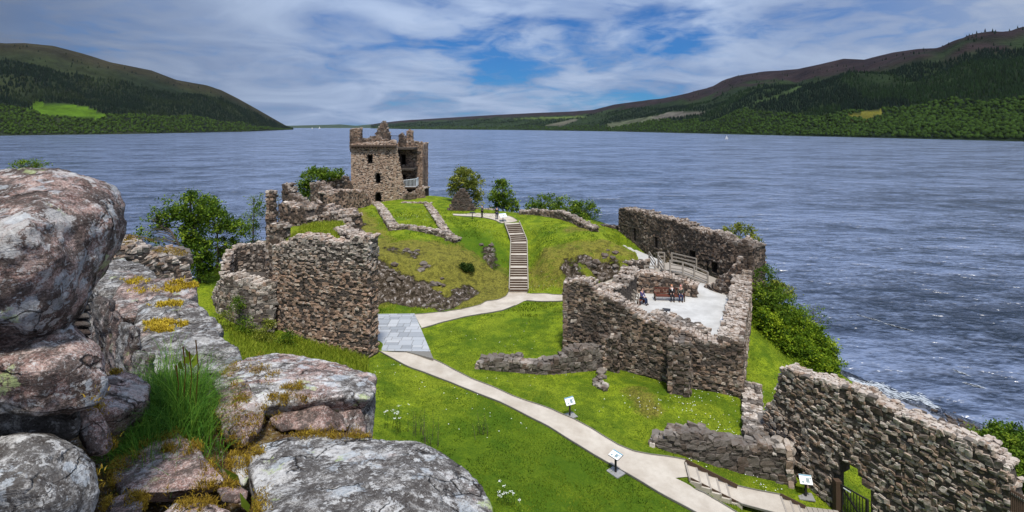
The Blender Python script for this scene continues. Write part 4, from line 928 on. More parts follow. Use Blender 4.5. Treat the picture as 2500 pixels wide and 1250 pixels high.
# keep
def keep():
    root = empty('keep_tower', (-21, 90, 17.5), 'ruined brown stone keep with a broken corner on top of the mound', 'tower')
    K = dict(sw=0.30, sh=0.145, root=root, minpx=99, mess=0.5, relief=0.55)
    s86 = 86 / 1300
    wall('', '', '', [WD(858,86,17.0,350),WD(905,86,17.0,349),WD(955,86,17,345),WD(966,86,17,347),WD(973,86.2,17,385),WD(981,86.4,17,430),WD(990,86.6,17,462),WD(1004,87,17,480),WD(1040,88,16.8,487)], 1.9, red=0.95, dark=-0.8, rag=0.14, seed=31, rnd=(0.45, 1.1), pf=0.3, depth=0.28,
         openings=[(39*s86, 51*s86, 24.0, 25.35), (59*s86, 61*s86, 20.75, 22.15), (61*s86, 69*s86, 20.75, 22.45), (69*s86, 71*s86, 20.75, 22.15), (58*s86, 60.5*s86, 17.3, 18.95), (60.5*s86, 70.5*s86, 17.3, 19.25), (70.5*s86, 73*s86, 17.3, 18.95)], **K)
    wall('', '', '', [(-26.0, 86.2, 17, 27.2), (-26.3, 96, 15, 27.0)], 1.6, red=0.6, rag=0.2, seed=32, flip=True, **K)
    wall('', '', '', [WD(972,91,17.0,346),WD(1000,91,17,350),WD(1031,91,17,352)], 1.4, red=0.8, dark=-0.1, rag=0.25, seed=33, rnd=(.2, 1), openings=[(0.55, 1.30, 23.4, 25.1), (0.8, 1.25, 21.0, 21.7)], **K)
    wall('', '', '', [(-15.4, 91.0, 16, 27.0), (-15.6, 98, 15, 26.8)], 1.4, red=0.5, rag=0.2, seed=34, **K)
    wall('', '', '', [(-25.5, 97.5, 14, 26.8), (-15.6, 97.5, 14, 26.8)], 1.4, red=0.5, rag=0.2, seed=35, **K)
    # turret on the corner
    c = ((868 - 1250) * 86.6 / 1300, 87.0); pts = [(c[0] + 0.98 * math.cos(a), c[1] + 0.98 * math.sin(a), 26.5, 29.55 + (0.15 if -2.5 < a < 0.6 else -0.2)) for a in np.linspace(-math.pi * 0.95, math.pi * 0.95, 15)]
    wall('', '', '', pts, 0.5, red=0.45, dark=0.35, rag=0.2, seed=36, **{**K, 'sw': 0.34})
    # gable, chimney and broken parapets
    Y0 = 90
    wall('', '', '', [WD(916,Y0,26.6,332),WD(920,Y0,26.6,318),WD(928,Y0,26.6,306),WD(934,Y0,26.6,294),WD(939,Y0,26.6,297),WD(944,Y0,26.6,312),WD(951,Y0,26.6,330)], 1.1, red=0.25, dark=0.5, rag=0.1, seed=37, **{**K, 'sw': 0.36, 'sh': 0.2})
    wall('', '', '', [WD(993,90.5,26.6,322),WD(1000,90.5,26.6,318),WD(1007,90.5,26.6,320)], 0.9, red=0.6, dark=0.2, rag=0.08, seed=38, **{**K, 'sw': 0.32, 'sh': 0.2})
    wall('', '', '', [WD(974,90.5,26.6,330),WD(981,90.5,26.6,324),WD(990,90.5,26.6,336)], 0.9, red=0.4, dark=0.4, rag=0.12, seed=39, **{**K, 'sw': 0.34})
    wall('', '', '', [WD(880,86.8,26.4,340),WD(900,87.2,26.4,338),WD(905,87.3,26.4,332),WD(922,87.5,26.4,333),WD(940,87.6,26.4,341),WD(965,88,26.4,346)], 0.7, red=0.4, dark=0.5, rag=0.22, seed=40, **{**K, 'sw': 0.36})
    wall('', '', '', [WD(1006,90.6,26.0,344),WD(1020,90.8,26.0,346),WD(1031,91,26.0,349)], 1.0, red=0.4, dark=0.3, rag=0.25, seed=41, pale_top=1.2, **{**K, 'sw': 0.36})
    # broken foot on the right
    wall('', '', '', [WD(1012,86,16.5,474),WD(1022,85.6,16.5,462),WD(1034,85.6,16.5,458),WD(1040,86,16.5,480)], 3.2, red=0.45, dark=0.0, rag=0.3, seed=42, **K)
    wall('', '', '', [WD(984,85.6,16.8,478),WD(1000,85,16.8,470),WD(1014,85,16.8,476)], 1.4, red=0.5, dark=0.35, rag=0.3, seed=43, **K)
    mb = MB()
    for k in range(18):
        x = -25.75 + k * 0.46
        if x < -18.8: mb.box((x, 85.75, 26.55), 0.2, 0.5, 0.3)
    mb.bar((-26.1, 85.72, 26.85), (-18.6, 85.72, 26.85), 0.62, 0.24); mb.build('corbel_course', M['rubble'], root, color=(0.3, 0.1, 0.6, 0.4))
    mb = MB(); mb.box((-20.8, 92.2, 26.3), 9.4, 9.6, 0.3); mb.box((-20.8, 92.2, 22.9), 9.4, 9.6, 0.3); mb.box((-20.8, 92.2, 19.7), 9.4, 9.6, 0.3); mb.build('floor', M['core'], root)  # slabs added inside the keep to darken what shows through its openings
    mb = MB(); mb.box((-21.6, 92.0, 21.6), 5.0, 7.0, 9.6); mb.build('added_dark_fill', M['core'], root)  # made-up solid block filling the keep so its windows read dark
    rl = MB(); a = W(948, 331, 89); b = W(992, 332, 89.5)
    for t in np.linspace(0, 1, 15): p = a.lerp(b, t); rl.bar(p, p - Vector((0, 0, 1.15)), 0.05, 0.05)
    rl.bar(a, b, 0.07, 0.07); rl.bar(a - Vector((0, 0, 1.1)), b - Vector((0, 0, 1.1)), 0.05, 0.05); rl.build('roof_railing', M['dark_metal'], root)
    dk_ = MB(); p = W(1004, 456, 88.3); dk_.box(p, 2.1, 2.6, 0.22); dk_.build('balcony_deck', M['wood_dark'], root)
    br = MB(); y0 = p.y - 1.2; xa = p.x - 1.0; xb = p.x + 1.0; zt = p.z + 1.2; zb = p.z + 0.15
    for x in np.linspace(xa, xb, 10): br.bar((x, y0, zb), (x, y0, zt + (x - xa) * 0.12), 0.055, 0.055)
    br.bar((xa, y0, zt), (xb, y0, zt + 0.24), 0.09, 0.09); br.bar((xa, y0, zb), (xb, y0, zb), 0.08, 0.08)
    for y in np.linspace(y0, y0 + 2.2, 9): br.bar((xb, y, zb), (xb, y, zt + 0.24), 0.05, 0.05)
    br.bar((xb, y0, zt + 0.24), (xb, y0 + 2.2, zt + 0.24), 0.08, 0.08); br.build('balcony_railing', M['rail_white'], root)
keep()

def WH(px, py, h, zsink=0.0): g_ = ground(px, py); return (g_.x, g_.y, g_.z - zsink, g_.z + h)
low = 'low wall footings around the lawn on the mound'
wall('low_wall', 'low rubble footing running down the left side of the turf on the mound', CC, [WH(908,499,0.35),WH(924,520,0.4),WH(938,545,0.45),WH(950,563,0.5)], 1.15, sw=0.42, sh=0.2, rag=0.1, seed=51, pf=0.9, minpx=8, maxparts=120, rnd=(0.3, 1), flip=False)
wall('low_wall', 'low rubble footing along the front edge of the turf on the mound', CC, [WH(950,564,0.55),WH(990,560,0.45),WH(1030,567,0.45),WH(1070,577,0.5),WH(1111,594,0.5)], 1.0, sw=0.42, sh=0.2, rag=0.1, seed=52, pf=0.9, minpx=8, maxparts=200, rnd=(0.3, 1))
wall('low_wall', 'low rubble footing down the right side of the turf on the mound', CC, [WH(1052,502,0.3),WH(1066,520,0.35),WH(1084,548,0.4),WH(1109,588,0.45)], 0.9, sw=0.42, sh=0.2, rag=0.1, seed=53, pf=0.9, minpx=8, maxparts=120, rnd=(0.3, 1), flip=True)
wall('low_wall', 'low rubble footing at the foot of the keep', CC, [WH(905,497,0.15),WH(980,496,0.15),WH(1050,499,0.2)], 0.6, sw=0.42, sh=0.2, rag=0.1, seed=54, pf=0.9, rnd=(0.3, 1), maxparts=0)
wall('wall_remnant', 'dark pointed wall remnant beside the two standing visitors', CC, [WD(1092,77,16.6,517),WD(1104,77,16.6,492),WD(1118,77,16.6,468),WD(1128,77,16.6,461),WD(1140,77,16.6,470),WD(1150,77,16.6,496),WD(1158,77,16.6,512)], 1.3, sw=0.38, sh=0.2, red=0.2, dark=0.9, rag=0.15, seed=55, pale_top=0.3, rnd=(0, 0.6))
wall('low_wall', 'low dark parapet behind the standing visitors', CC, [WD(1156,78,16.6,510),WD(1180,78.4,16.6,513),WD(1208,79,16.6,512)], 0.8, sw=0.4, sh=0.2, dark=0.5, rag=0.1, seed=56)
wall('low_wall', 'low curving wall along the crest right of the stair', CC, [WD(1268,75,16.6,516),WD(1300,75,16.6,514),WD(1340,73.5,16.6,515),WD(1370,71.5,16.6,519),WD(1395,69.5,16.4,530),WD(1420,67.5,16.2,544),WD(1444,65.5,16,556)], 1.0, sw=0.4, sh=0.2, dark=0.2, rag=0.12, seed=57, minpx=8, pf=0.4)
wall('link_wall', 'dark low wall between the crest wall and the ruined hall', CC, [WD(1436,69,14,553),WD(1470,70,14,552),WD(1516,71,14,553)], 1.0, sw=0.4, sh=0.22, dark=0.7, rag=0.12, seed=58)

# courtyard and its walls
def hallS(px): r = (px - 1250) / F; t = (r * 70 - 14) / (8.5 + 20 * r); return t * math.hypot(8.5, 20)
def HP(px, pt): r = (px - 1250) / F; t = (r * 70 - 14) / (8.5 + 20 * r); d = 70 - 20 * t; return (14 + 8.5 * t, d, 14.5, CZ - (pt - HY) / F * d)
hall = wall('hall_wall', 'long dark back wall of the ruined hall with small window openings', CC, [HP(1511,508),HP(1545,513),HP(1575,521),HP(1600,527),HP(1640,540),HP(1680,548),HP(1700,561),HP(1730,568),HP(1765,580),HP(1800,590),HP(1836,600)], 1.7,
     sw=0.34, sh=0.17, dark=0.4, red=0.18, rag=0.22, seed=61, minpx=8, rnd=(0, 0.9), pf=0.25,
     openings=[(hallS(1682), hallS(1696), 15.6, 16.6), (hallS(1735), hallS(1750), 15.0, 16.1), (hallS(1545), hallS(1551), 15.6, 17.2), (hallS(1597), hallS(1604), 15.6, 16.9), (hallS(1722), hallS(1728), 14.9, 16.0)])
n_ = Vector((20, 8.5)).normalized(); a_ = Vector(HP(1515, 520)[:2]) + n_ * 1.3; b_ = Vector(HP(1770, 520)[:2]) + n_ * 1.3
mb = MB(); mb.bar((a_.x, a_.y, 16.2), (b_.x, b_.y, 16.2), 0.5, 2.9); mb.build('added_dark_backing', M['core'], hall)  # dark bar added within the wall so the openings look black, not see-through
wall('hall_wall', 'high broken corner where the hall wall meets the courtyard parapet', CC, [WD(1786,49.3,14.2,588),WD(1812,48.6,13.5,592),WD(1836,48.2,12.5,603)], 2.6, sw=0.42, sh=0.22, dark=0.4, red=0.2, rag=0.22, seed=62, minpx=8)
wall('low_wall', 'curved low stub wall at the right end of the timber ramp', CC, [WD(1722,50.2,14.5,697),WD(1745,48.9,14.5,690),WD(1770,48.0,14.5,672),WD(1795,47.5,14.5,650),WD(1808,47.3,14.5,632)], 1.0, sw=0.42, sh=0.2, red=0.3, rag=0.1, seed=63, pf=0.5, minpx=9)
wall('parapet_wall', 'thick rubble parapet along the loch side of the courtyard', CC, [(14.95,34.5,10.6,16.15),(16.2,37,10.0,16.1),(18.2,41,9.4,16.2),(20.2,45,9.0,16.55),(22.3,49.6,8.6,17.0)], 1.45, sw=0.36, sh=0.2, rag=0.14, seed=64, pf=0.5, rnd=(0.1, 1))
front = wall('courtyard_wall', 'massive dark rubble front wall of the courtyard above the lawn', CC,
     [WD(1376,40.2,12.7,692),WD(1402,40.0,12.6,689),WD(1440,39.4,12.5,697),WD(1475,38.6,12.5,724),WD(1530,37.7,12.5,757),WD(1590,36.8,12.4,784),WD(1650,35.8,12.4,806),WD(1700,35.3,12.3,822),WD(1760,34.8,12.2,836),WD(1813,34.4,12.0,836)], 1.45,
     sw=0.30, sh=0.15, dark=0.24, red=0.2, rag=0.22, seed=65, pf=0.3, rnd=(0, 1))
wall('buttress', 'square rubble pier standing out from the courtyard front wall', 'buttress', [WD(1632,34.9,12.3,832),WD(1682,34.4,12.3,838)], 1.2, sw=0.4, sh=0.2, dark=0.25, rag=0.08, seed=66, pf=0.4, maxparts=90)
wall('buttress', 'narrow broken pier left on the courtyard front wall, beside the fallen stones', 'buttress', [WD(1470,37.9,12.5,820),WD(1506,37.4,12.4,826)], 1.0, sw=0.4, sh=0.2, dark=0.1, red=0.1, rag=0.15, seed=67, pf=0.4, maxparts=90)
wall('courtyard_wall', 'broken wall head rising behind the left end of the courtyard front wall', CC, [WD(1452,42.5,13.5,706),WD(1490,44,13.8,690),WD(1512,46,14.2,668),WD(1520,49,14.5,655)], 1.3, sw=0.40, sh=0.2, rag=0.2, seed=68, pf=0.9, flip=True, rnd=(0.2, 1), maxparts=160)
wall('courtyard_wall', 'low pinkish ruin wall behind the bench', CC, [WD(1518,48.8,14.5,660),WD(1548,48.6,14.6,672),WD(1600,48.3,14.7,672),WD(1640,48.0,14.7,676),WD(1672,47.6,14.7,688),WD(1698,47.2,14.7,702)], 1.4, sw=0.38, sh=0.18, red=0.35, rag=0.12, seed=69, pf=0.4, rnd=(0.1, 1))
wall('retaining_wall', 'rough stone edge below the green mound beside the timber ramp', CC, [WD(1520,58,14.3,640),WD(1545,57,14.3,640),WD(1572,56,14.3,640)], 1.0, sw=0.4, sh=0.22, rag=0.15, seed=70, pf=0.4, maxparts=80, minpx=8)
def court_floor():
    me = bpy.data.meshes.new('courtyard_floor'); P = COURT; bm = bmesh.new()
    vs = [bm.verts.new((x, y, 14.8)) for x, y in P]; f_ = bm.faces.new(vs); f_.normal_update()
    if f_.normal.z < 0: f_.normal_flip()
    r = bmesh.ops.extrude_face_region(bm, geom=[f_]); 
    for v in r['geom']:
        if isinstance(v, bmesh.types.BMVert): pass
    for v in vs: v.co.z = 13.6
    bmesh.ops.recalc_face_normals(bm, faces=bm.faces[:]); bm.to_mesh(me); bm.free(); me.materials.append(M['court'])
    tag(mobj('courtyard_floor', me), 'pale gravel floor of the courtyard', None, kind='structure')
court_floor()
wall('low_wall', 'ragged inner ledge of rubble along the front of the courtyard floor', CC, [WD(1585,40.6,14.3,766),WD(1620,40.0,14.3,776),WD(1660,39.2,14.3,790),WD(1690,38.0,14.3,812)], 1.5, sw=0.42, sh=0.2, rag=0.1, seed=71, pf=1.0, rnd=(0.3, 1), maxparts=100)

# fallen wall, low walls on the lawn
wall('low_wall', 'low rubble wall straggling left from the courtyard wall across the lawn', CC, [WG(1162,900,888),WG(1200,905,882),WG(1250,909,884),WG(1290,913,890),WG(1330,915,891),WG(1362,913,882),WG(1385,911,868),WG(1420,908,853),WG(1450,905,850),WG(1480,903,866)], 0.85, sw=0.46, sh=0.27, rag=0.1, seed=72, pf=0.9, dark=-.6, rnd=(0.35, 1.1), red=0.2, topsz=1.1)
def fallen():
    rg = random.Random(8); root = empty('fallen_stones', ground(1465, 930), 'short tail of fallen stones lying on the grass below the low wall', 'rubble'); st = []
    for (px, py, s) in ((1467,912,.62),(1470,922,.62),(1462,927,.42),(1454,932,.4),(1453,940,.42),(1460,943,.35),(1468,936,.3),(1464,948,.36),(1472,950,.42),(1478,944,.45),(1476,953,.4)):
        g_ = ground(px, py, 0.1); st.append(((g_.x, g_.y, g_.z), (s, s * 0.8, s * 0.55), rg.uniform(0, 3), (rg.uniform(-.3,.3), rg.uniform(-.3,.3)), (rg.uniform(.4, 1), .7, 0.2, 0), True))
    place_stones(root, st, minpx=5)
fallen()
wall('low_wall', 'low wall of large rounded stones between the lawn and the lower steps', CC, [WG(1588,1087,1078),WG(1610,1094,1070),WG(1640,1104,1065),WG(1680,1118,1060),WG(1730,1133,1073),WG(1780,1147,1085),WG(1830,1160,1092),WG(1880,1172,1094),WG(1935,1188,1102)], 0.9, sw=0.50, sh=0.27, rag=0.08, seed=73, pf=0.9, dark=-.7, rnd=(0.4, 1.1), topsz=0.9, red=0.15)
wall('low_wall', 'thick low wall linking the courtyard corner to the wall of rounded stones', CC, [(16.35,35.0,10.8,12.95),(15.2,32.4,10.6,12.85),(14.0,29.6,10.5,12.8)], 1.0, sw=0.34, sh=0.18, rag=0.1, seed=74, pf=0.9, flip=True, dark=-.7, rnd=(0.4, 1.1))
def BW(px, pt):
    r = (px - 1250) / F; d = 31.19 / (r + 0.55); return (31.19 - 0.55 * d, d, 10.0, CZ - (pt - HY) / F * d)
def bwS(px): g_ = lambda q: 31.19 / ((q - 1250) / F + 0.55); return (g_(1866) - g_(px)) * math.hypot(1, 0.55)
gate_s = (bwS(2034), bwS(2126))
wall('curtain_wall', 'long grey and brown rubble wall pierced by the gateway, sloping to the lower right', CC,
     [BW(1866,1010),BW(1876,985),BW(1884,990),BW(1896,940),BW(1905,897),BW(1940,905),BW(2000,928),BW(2060,948),BW(2110,962),BW(2160,992),BW(2220,1012),BW(2300,1052),BW(2360,1078),BW(2410,1096),BW(2430,1118),BW(2455,1140),BW(2468,1180),BW(2478,1230)], 0.95,
     sw=0.26, sh=0.14, relief=1.25, mess=0.7, red=0.35, dark=-0.7, rag=0.12, seed=75, pf=0.9, rnd=(0.3, 1.1), pale_top=1.2,
     openings=[(gate_s[0], gate_s[0] + 0.3, 9.2, 12.45), (gate_s[0] + 0.3, gate_s[0] + 1.2, 9.2, 13.25), (gate_s[0] + 1.2, gate_s[1] - 0.4, 9.2, 12.95), (gate_s[1] - 0.4, gate_s[1], 9.2, 12.6)])
wall('curtain_wall', 'short rubble wall end in the shade of the big boulder on the left', CC, [WD(285,16.6,21,600),WD(330,16.9,20,606),WD(372,17.2,19,618),WD(412,17.5,18.5,624),WD(459,17.8,18,634)], 1.9, sw=0.19, sh=0.10, rag=0.10, seed=76, pf=0.8, rnd=(0.2, 1), topsz=1.3, red=0.05)

# small outcrops in the mound face
def outcrop(px, py, r, seed, label):
    c = ground(px, py); rg = random.Random(seed); V = []; Fs = []; n0 = 0; root = empty('rock_outcrop', c, label, 'rock')
    for k in range(6):
        bm = bmesh.new(); g_ = Vector((c.x + rg.gauss(0, r * .6), c.y + rg.gauss(0, r * .45), 0)); g_.z = float(TZ(g_.x, g_.y)); s = r * rg.uniform(0.22, 0.5)
        for _ in range(16):
            v = Vector((rg.gauss(0, 1), rg.gauss(0, 1), rg.gauss(0, 1))).normalized() * s; v.x *= 1.3; v.z *= 0.75; bm.verts.new(g_ + v)
        bmesh.ops.convex_hull(bm, input=bm.verts[:]); bmesh.ops.delete(bm, geom=[v for v in bm.verts if not v.link_faces], context='VERTS')
        me = bpy.data.meshes.new('rock'); bm.to_mesh(me); bm.free(); me.materials.append(M['rubble']); mobj('rock', me, root, color=(rg.uniform(.3, 1), 0.5, 0.25, 0.2))
for i, (px, py, r, lb) in enumerate([(1440,640,1.0,'pale rock outcrop in the right-hand mound above the path'), (1475,655,1.1,'pale rock outcrop near the end of the right-hand mound'), (1405,668,0.7,'small pink rock outcrop above the narrow path'),
     (1020,655,0.9,'grey rock outcrop at the lip of the dark mound face'), (960,665,0.8,'dark rock outcrop in the shaded mound face'), (1075,700,0.9,'brown rock outcrop at the foot of the mound face'), (1195,600,0.6,'small pale outcrop high on the slope left of the stair'),
     (1000,615,0.6,'small pale outcrop below the turf footing'), (1490,622,0.8,'pale outcrop just under the crest of the right-hand mound')]): outcrop(px, py, r, 200 + i, lb)

# shore boulders
def shore():
    rg = random.Random(4); a = Zp(2060, 922, 0.1); b = Zp(2440, 1076, 0.1); c = Vector((50, 42, 0.1))
    st = []
    for k in range(300):
        t = .52 + .48 * rg.random() if rg.random() < .93 else rg.random() * .5; p = a.lerp(b, t * 1.25); nrm_ = Vector((0.88, 0.47, 0)); p = p + nrm_ * rg.gauss(-0.3, 0.9); s = rg.choice((0.15, 0.2, 0.28, 0.4, 0.6)) * (0.6 + 0.6 * t); z = max(float(TZ(p.x, p.y)), -0.08)
        st.append(((p.x, p.y, z + s * 0.1), (s, s * 0.8, s * 0.6), rg.uniform(0, 3), (0, 0), (rg.uniform(0, .35), 0, 0, 0.9), True))
    root = empty('shore_rocks', b, 'dark wet stones strewn along the water edge', 'rocks'); place_stones(root, st, maxparts=60, minpx=9, stuffname='shingle_stones')
shore()

# ------------------------------------------------------------------ timber ramp, railings, bench, signs, gate
def ramp_walk():
    root = empty('timber_ramp', Zp(1660, 660, 14.8), 'weathered timber ramp with post-and-rail fences beside the hall wall', 'ramp')
    def G(px, py, z): return Zp(px, py, z)
    A = G(1665, 668, 15.35); Bq = G(1732, 693, 14.85)      # near edge of the sloping part
    deck = MB(); hw = Vector((0.75, 0.32, 0)).normalized()
    C0 = G(1625, 664, 15.35)
    # level landing and slope
    la = [G(1612,655,15.35), G(1668,668,15.35), G(1688,655,15.35), G(1630,640,15.35)]
    deck.hexa([p - Vector((0, 0, 0.18)) for p in la], la); deck.build('landing', M['wood_grey'], root)
    deck = MB(); lb = [G(1668,668,15.35), G(1733,694,14.84), G(1755,682,14.84), G(1688,655,15.35)]
    deck.hexa([p - Vector((0, 0, 0.18)) for p in lb], lb); deck.build('ramp_deck', M['wood_grey'], root)
    deck = MB(); lc = [G(1592,668,14.95), G(1612,668,14.95), G(1628,642,15.35), G(1606,640,15.35)]
    deck.hexa([p - Vector((0, 0, 0.15)) for p in lc], lc); deck.build('approach_deck', M['wood_grey'], root)
    # fences: post to post with three rails
    def fence(pts, h=1.1, rails=(1.0, 0.62, 0.28)):
        for p in pts:
            mb = MB(); mb.bar(p - Vector((0, 0, 0.35)), p + Vector((0, 0, h)), 0.14, 0.14); mb.build('post', M['wood_grey'], root)
        for a, b in zip(pts[:-1], pts[1:]):
            for r in rails:
                mb = MB(); mb.bar(a + Vector((0, 0, h * r)), b + Vector((0, 0, h * r)), 0.05, 0.12); mb.build('rail', M['wood_grey'], root)
    z1 = 15.35
    fence([G(1636,662,z1), G(1667,667,z1), G(1695,678,15.12), G(1728,692,14.86)])
    fence([G(1622,642,z1), G(1607,641,z1)])
    fence([G(1607,650,z1), G(1622,672,14.9)]); fence([G(1585,640,z1), G(1600,664,14.9)])
    fence([G(1640,640,z1), G(1700,655,15.2)], 1.0)
    fence([G(1574,668,14.9), G(1600,669,14.9)], 0.8)
ramp_walk()
def stair_rails():
    root = empty('courtyard_stair', Zp(1545, 745, 14.8), 'grey timber stair rails coming down into the courtyard behind the front wall', 'railing')
    a0, a1 = Zp(1512, 724, 15.6), Zp(1548, 750, 14.8); b0, b1 = Zp(1524, 718, 15.6), Zp(1559, 748, 14.8)
    for a, b in ((a0, a1), (b0, b1)):
        for t in (0, 0.5, 1.0):
            p = a.lerp(b, t); mb = MB(); mb.bar(p - Vector((0, 0, 0.3)), p + Vector((0, 0, 1.05)), 0.1, 0.1); mb.build('post', M['wood_grey'], root)
        for r in (1.0, 0.7, 0.4):
            mb = MB(); mb.bar(a + Vector((0, 0, r)), b + Vector((0, 0, r)), 0.05, 0.12); mb.build('rail', M['wood_grey'], root)
    for k in range(5):
        t = (k + 0.5) / 5; p = a0.lerp(a1, t); q = b0.lerp(b1, t); mb = MB(); mb.bar(p, q, 0.32, 0.08); mb.build('tread', M['wood_grey'], root)
stair_rails()

BENCH = Zp(1634, 733, 14.8); BY = math.atan2(0.0, 1) - 0.10
def bench():
    root = empty('park_bench', BENCH, 'dark red-brown slatted bench against the low courtyard ruin', 'bench')
    R = Matrix.Rotation(BY, 3, 'Z'); T = lambda x, y, z: BENCH + R @ Vector((x, y, z))
    L = 1.24
    def part(n, bars, mat='wood_red'):
        mb = MB()
        for a, b, w, h in bars: mb.bar(T(*a), T(*b), w, h)
        mb.build(n, M[mat], root)
    for s in (-1, 1):
        part('leg', [((s*L, -0.28, 0), (s*L, -0.28, 0.66), .07, .07)], 'wood_dark'); part('leg', [((s*L, 0.27, 0), (s*L, 0.36, 0.95), .07, .07)], 'wood_dark')
        part('armrest', [((s*L, -0.34, 0.66), (s*L, 0.3, 0.67), .08, .045)])
    for k in range(4): part('seat_slat', [((-L, -0.22 + k * 0.14, 0.45), (L, -0.22 + k * 0.14, 0.45), .11, .03)])
    part('top_rail', [((-L, 0.36, 0.95), (L, 0.36, 0.95), .05, .09)]); part('lower_rail', [((-L, 0.30, 0.55), (L, 0.30, 0.55), .04, .06)]); part('apron', [((-L, -0.27, 0.40), (L, -0.27, 0.40), .03, .08)])
    for k in range(19):
        x = -L + (k + 1) * 2 * L / 20; part('back_slat', [((x, 0.30, 0.56), (x, 0.355, 0.92), .055, .02)])
bench()

def skin_mesh(name, verts, edges, rad, mat, root, sub=1):
    me = bpy.data.meshes.new(name); me.from_pydata([tuple(v) for v in verts], edges, []); o = bpy.data.objects.new(name, me)
    o.modifiers.new('s', 'SKIN'); sv = me.skin_vertices[0].data
    for i, r in enumerate(rad): sv[i].radius = (r, r) if not hasattr(r, '__len__') else r
    sv[0].use_root = True
    m = o.modifiers.new('d', 'SUBSURF'); m.levels = sub; m.render_levels = sub
    nm = bake(o); nm.name = name
    nm.materials.clear(); nm.materials.append(mat)
    for p in nm.polygons: p.use_smooth = True
    return mobj(name, nm, root)
def person(loc, rz, pose, top, legs, hair, label, hat=None, group=None):
    root = empty('person', loc, label, 'person', group); R = Matrix.Rotation(rz, 3, 'Z'); T = lambda v: loc + R @ Vector(v)
    # x right, y forward, z up; standing 1.72 m or sitting on a 0.45 m seat
    if pose == 'sit':
        hip = (0, 0, 0.52); lean = 0.03
        J = dict(pel=hip, sp=(0, lean, 0.78), ch=(0, lean + .02, 1.0), nk=(0, lean + .04, 1.14), hd=(0, lean + .07, 1.25), cr=(0, lean + .07, 1.36))
        for s, n in ((-1, 'l'), (1, 'r')):
            J['h' + n] = (s*.10, 0.04, .50); J['k' + n] = (s*.12, .44, .50); J['a' + n] = (s*.12, .46, .09); J['t' + n] = (s*.13, .62, .04)
            J['s' + n] = (s*.19, lean, 1.05); J['e' + n] = (s*.24, lean + .08, .80); J['w' + n] = (s*.12, .30, .66); J['m' + n] = (s*.09, .38, .62)
    else:
        J = dict(pel=(0, 0, .93), sp=(0, .01, 1.12), ch=(0, 0, 1.33), nk=(0, .01, 1.48), hd=(0, .03, 1.59), cr=(0, .03, 1.72))
        for s, n in ((-1, 'l'), (1, 'r')):
            J['h' + n] = (s*.10, 0, .88); J['k' + n] = (s*.11, .02, .48); J['a' + n] = (s*.11, -.02, .08); J['t' + n] = (s*.12, .14, .04)
            J['s' + n] = (s*.19, 0, 1.40); J['e' + n] = (s*.25, -.03, 1.12); J['w' + n] = (s*.24, .10, .90); J['m' + n] = (s*.23, .14, .82)
    names = list(J); ix = {n: i for i, n in enumerate(names)}; V = [T(J[n]) for n in names]
    rad = dict(pel=.12, sp=.11, ch=.13, nk=.055, hd=.095, cr=.06, hl=.09, hr=.09, kl=.058, kr=.058, al=.042, ar=.042, tl=.04, tr=.04, sl=.06, sr=.06, el=.042, er=.042, wl=.03, wr=.03, ml=.035, mr=.035)
    E = [('pel','sp'),('sp','ch'),('ch','nk'),('nk','hd'),('hd','cr')]
    for n in 'lr': E += [('pel','h'+n),('h'+n,'k'+n),('k'+n,'a'+n),('a'+n,'t'+n),('ch','s'+n),('s'+n,'e'+n),('e'+n,'w'+n),('w'+n,'m'+n)]
    skin_mesh('body', V, [(ix[a], ix[b]) for a, b in E], [rad[n] for n in names], M['skin'], root)
    def sub(name, keep_, k, mat, ov={}):
        nn = [n for n in keep_]; ii = {n: i for i, n in enumerate(nn)}
        skin_mesh(name, [T(J[n]) for n in nn], [(ii[a], ii[b]) for a, b in E if a in ii and b in ii], [rad[n] * k + .012 for n in nn], M[mat], root)
    sub('jacket', ['pel','sp','ch','sl','el','wl','sr','er','wr'], 1.12, top)
    sub('trousers', ['pel','hl','kl','al','hr','kr','ar'], 1.12, legs)
    for n in 'lr': skin_mesh('shoe', [T(J['a' + n]), T(J['t' + n])], [(0, 1)], [.06, .055], M['dark_hair'], root)
    c = Vector(J['cr']); h = Vector(J['hd'])
    skin_mesh('cap' if hat else 'hair', [T(h + Vector((0, -.045, -.01))), T(h + Vector((0, -.03, .07))), T(c + Vector((0, .0, .0)))], [(0, 1), (1, 2)], [.085, .10, .07], M[hat or hair], root)
    nz = skin_mesh('nose', [T(h + Vector((0, .085, .0))), T(h + Vector((0, .115, -.015)))], [(0, 1)], [.014, .018], M['skin'], root)
    for s in (-1, 1): skin_mesh('ear', [T(h + Vector((s*.09, .0, .0))), T(h + Vector((s*.10, .0, -.03)))], [(0, 1)], [.018, .014], M['skin'], root)
Rb = Matrix.Rotation(BY, 3, 'Z')
person(BENCH + Rb @ Vector((0.20, 0.05, 0)), math.pi + BY, 'sit', 'black_cloth', 'black_cloth', 'ginger_hair', 'person with ginger hair and white scarf sitting in the middle of the bench')
p0 = BENCH + Rb @ Vector((0.20, 0.05, 0)); 
person(BENCH + Rb @ Vector((0.98, 0.05, 0)), math.pi + BY - 0.15, 'sit', 'olive_cloth', 'dark_blue_cloth', 'dark_hair', 'person in a dark coat and red cap at the right end of the bench', hat='red_cap')
sc_o = skin_mesh('scarf', [p0 + Rb @ Vector((0, -.10, 1.12)), p0 + Rb @ Vector((0.02, -.19, .98)), p0 + Rb @ Vector((0.03, -.20, .84))], [(0, 1), (1, 2)], [.075, .05, .035], M['white_cloth'], None)
tag(sc_o, 'white scarf round the neck of the ginger-haired sitter', 'scarf')
SEAT = Zp(1566, 742, 14.8)
person(SEAT, -2.3, 'sit', 'purple_cloth', 'dark_blue_cloth', 'dark_hair', 'person in a purple top sitting alone beside the grey stair rail')
mb = MB(); R3 = Matrix.Rotation(-2.3, 3, 'Z')
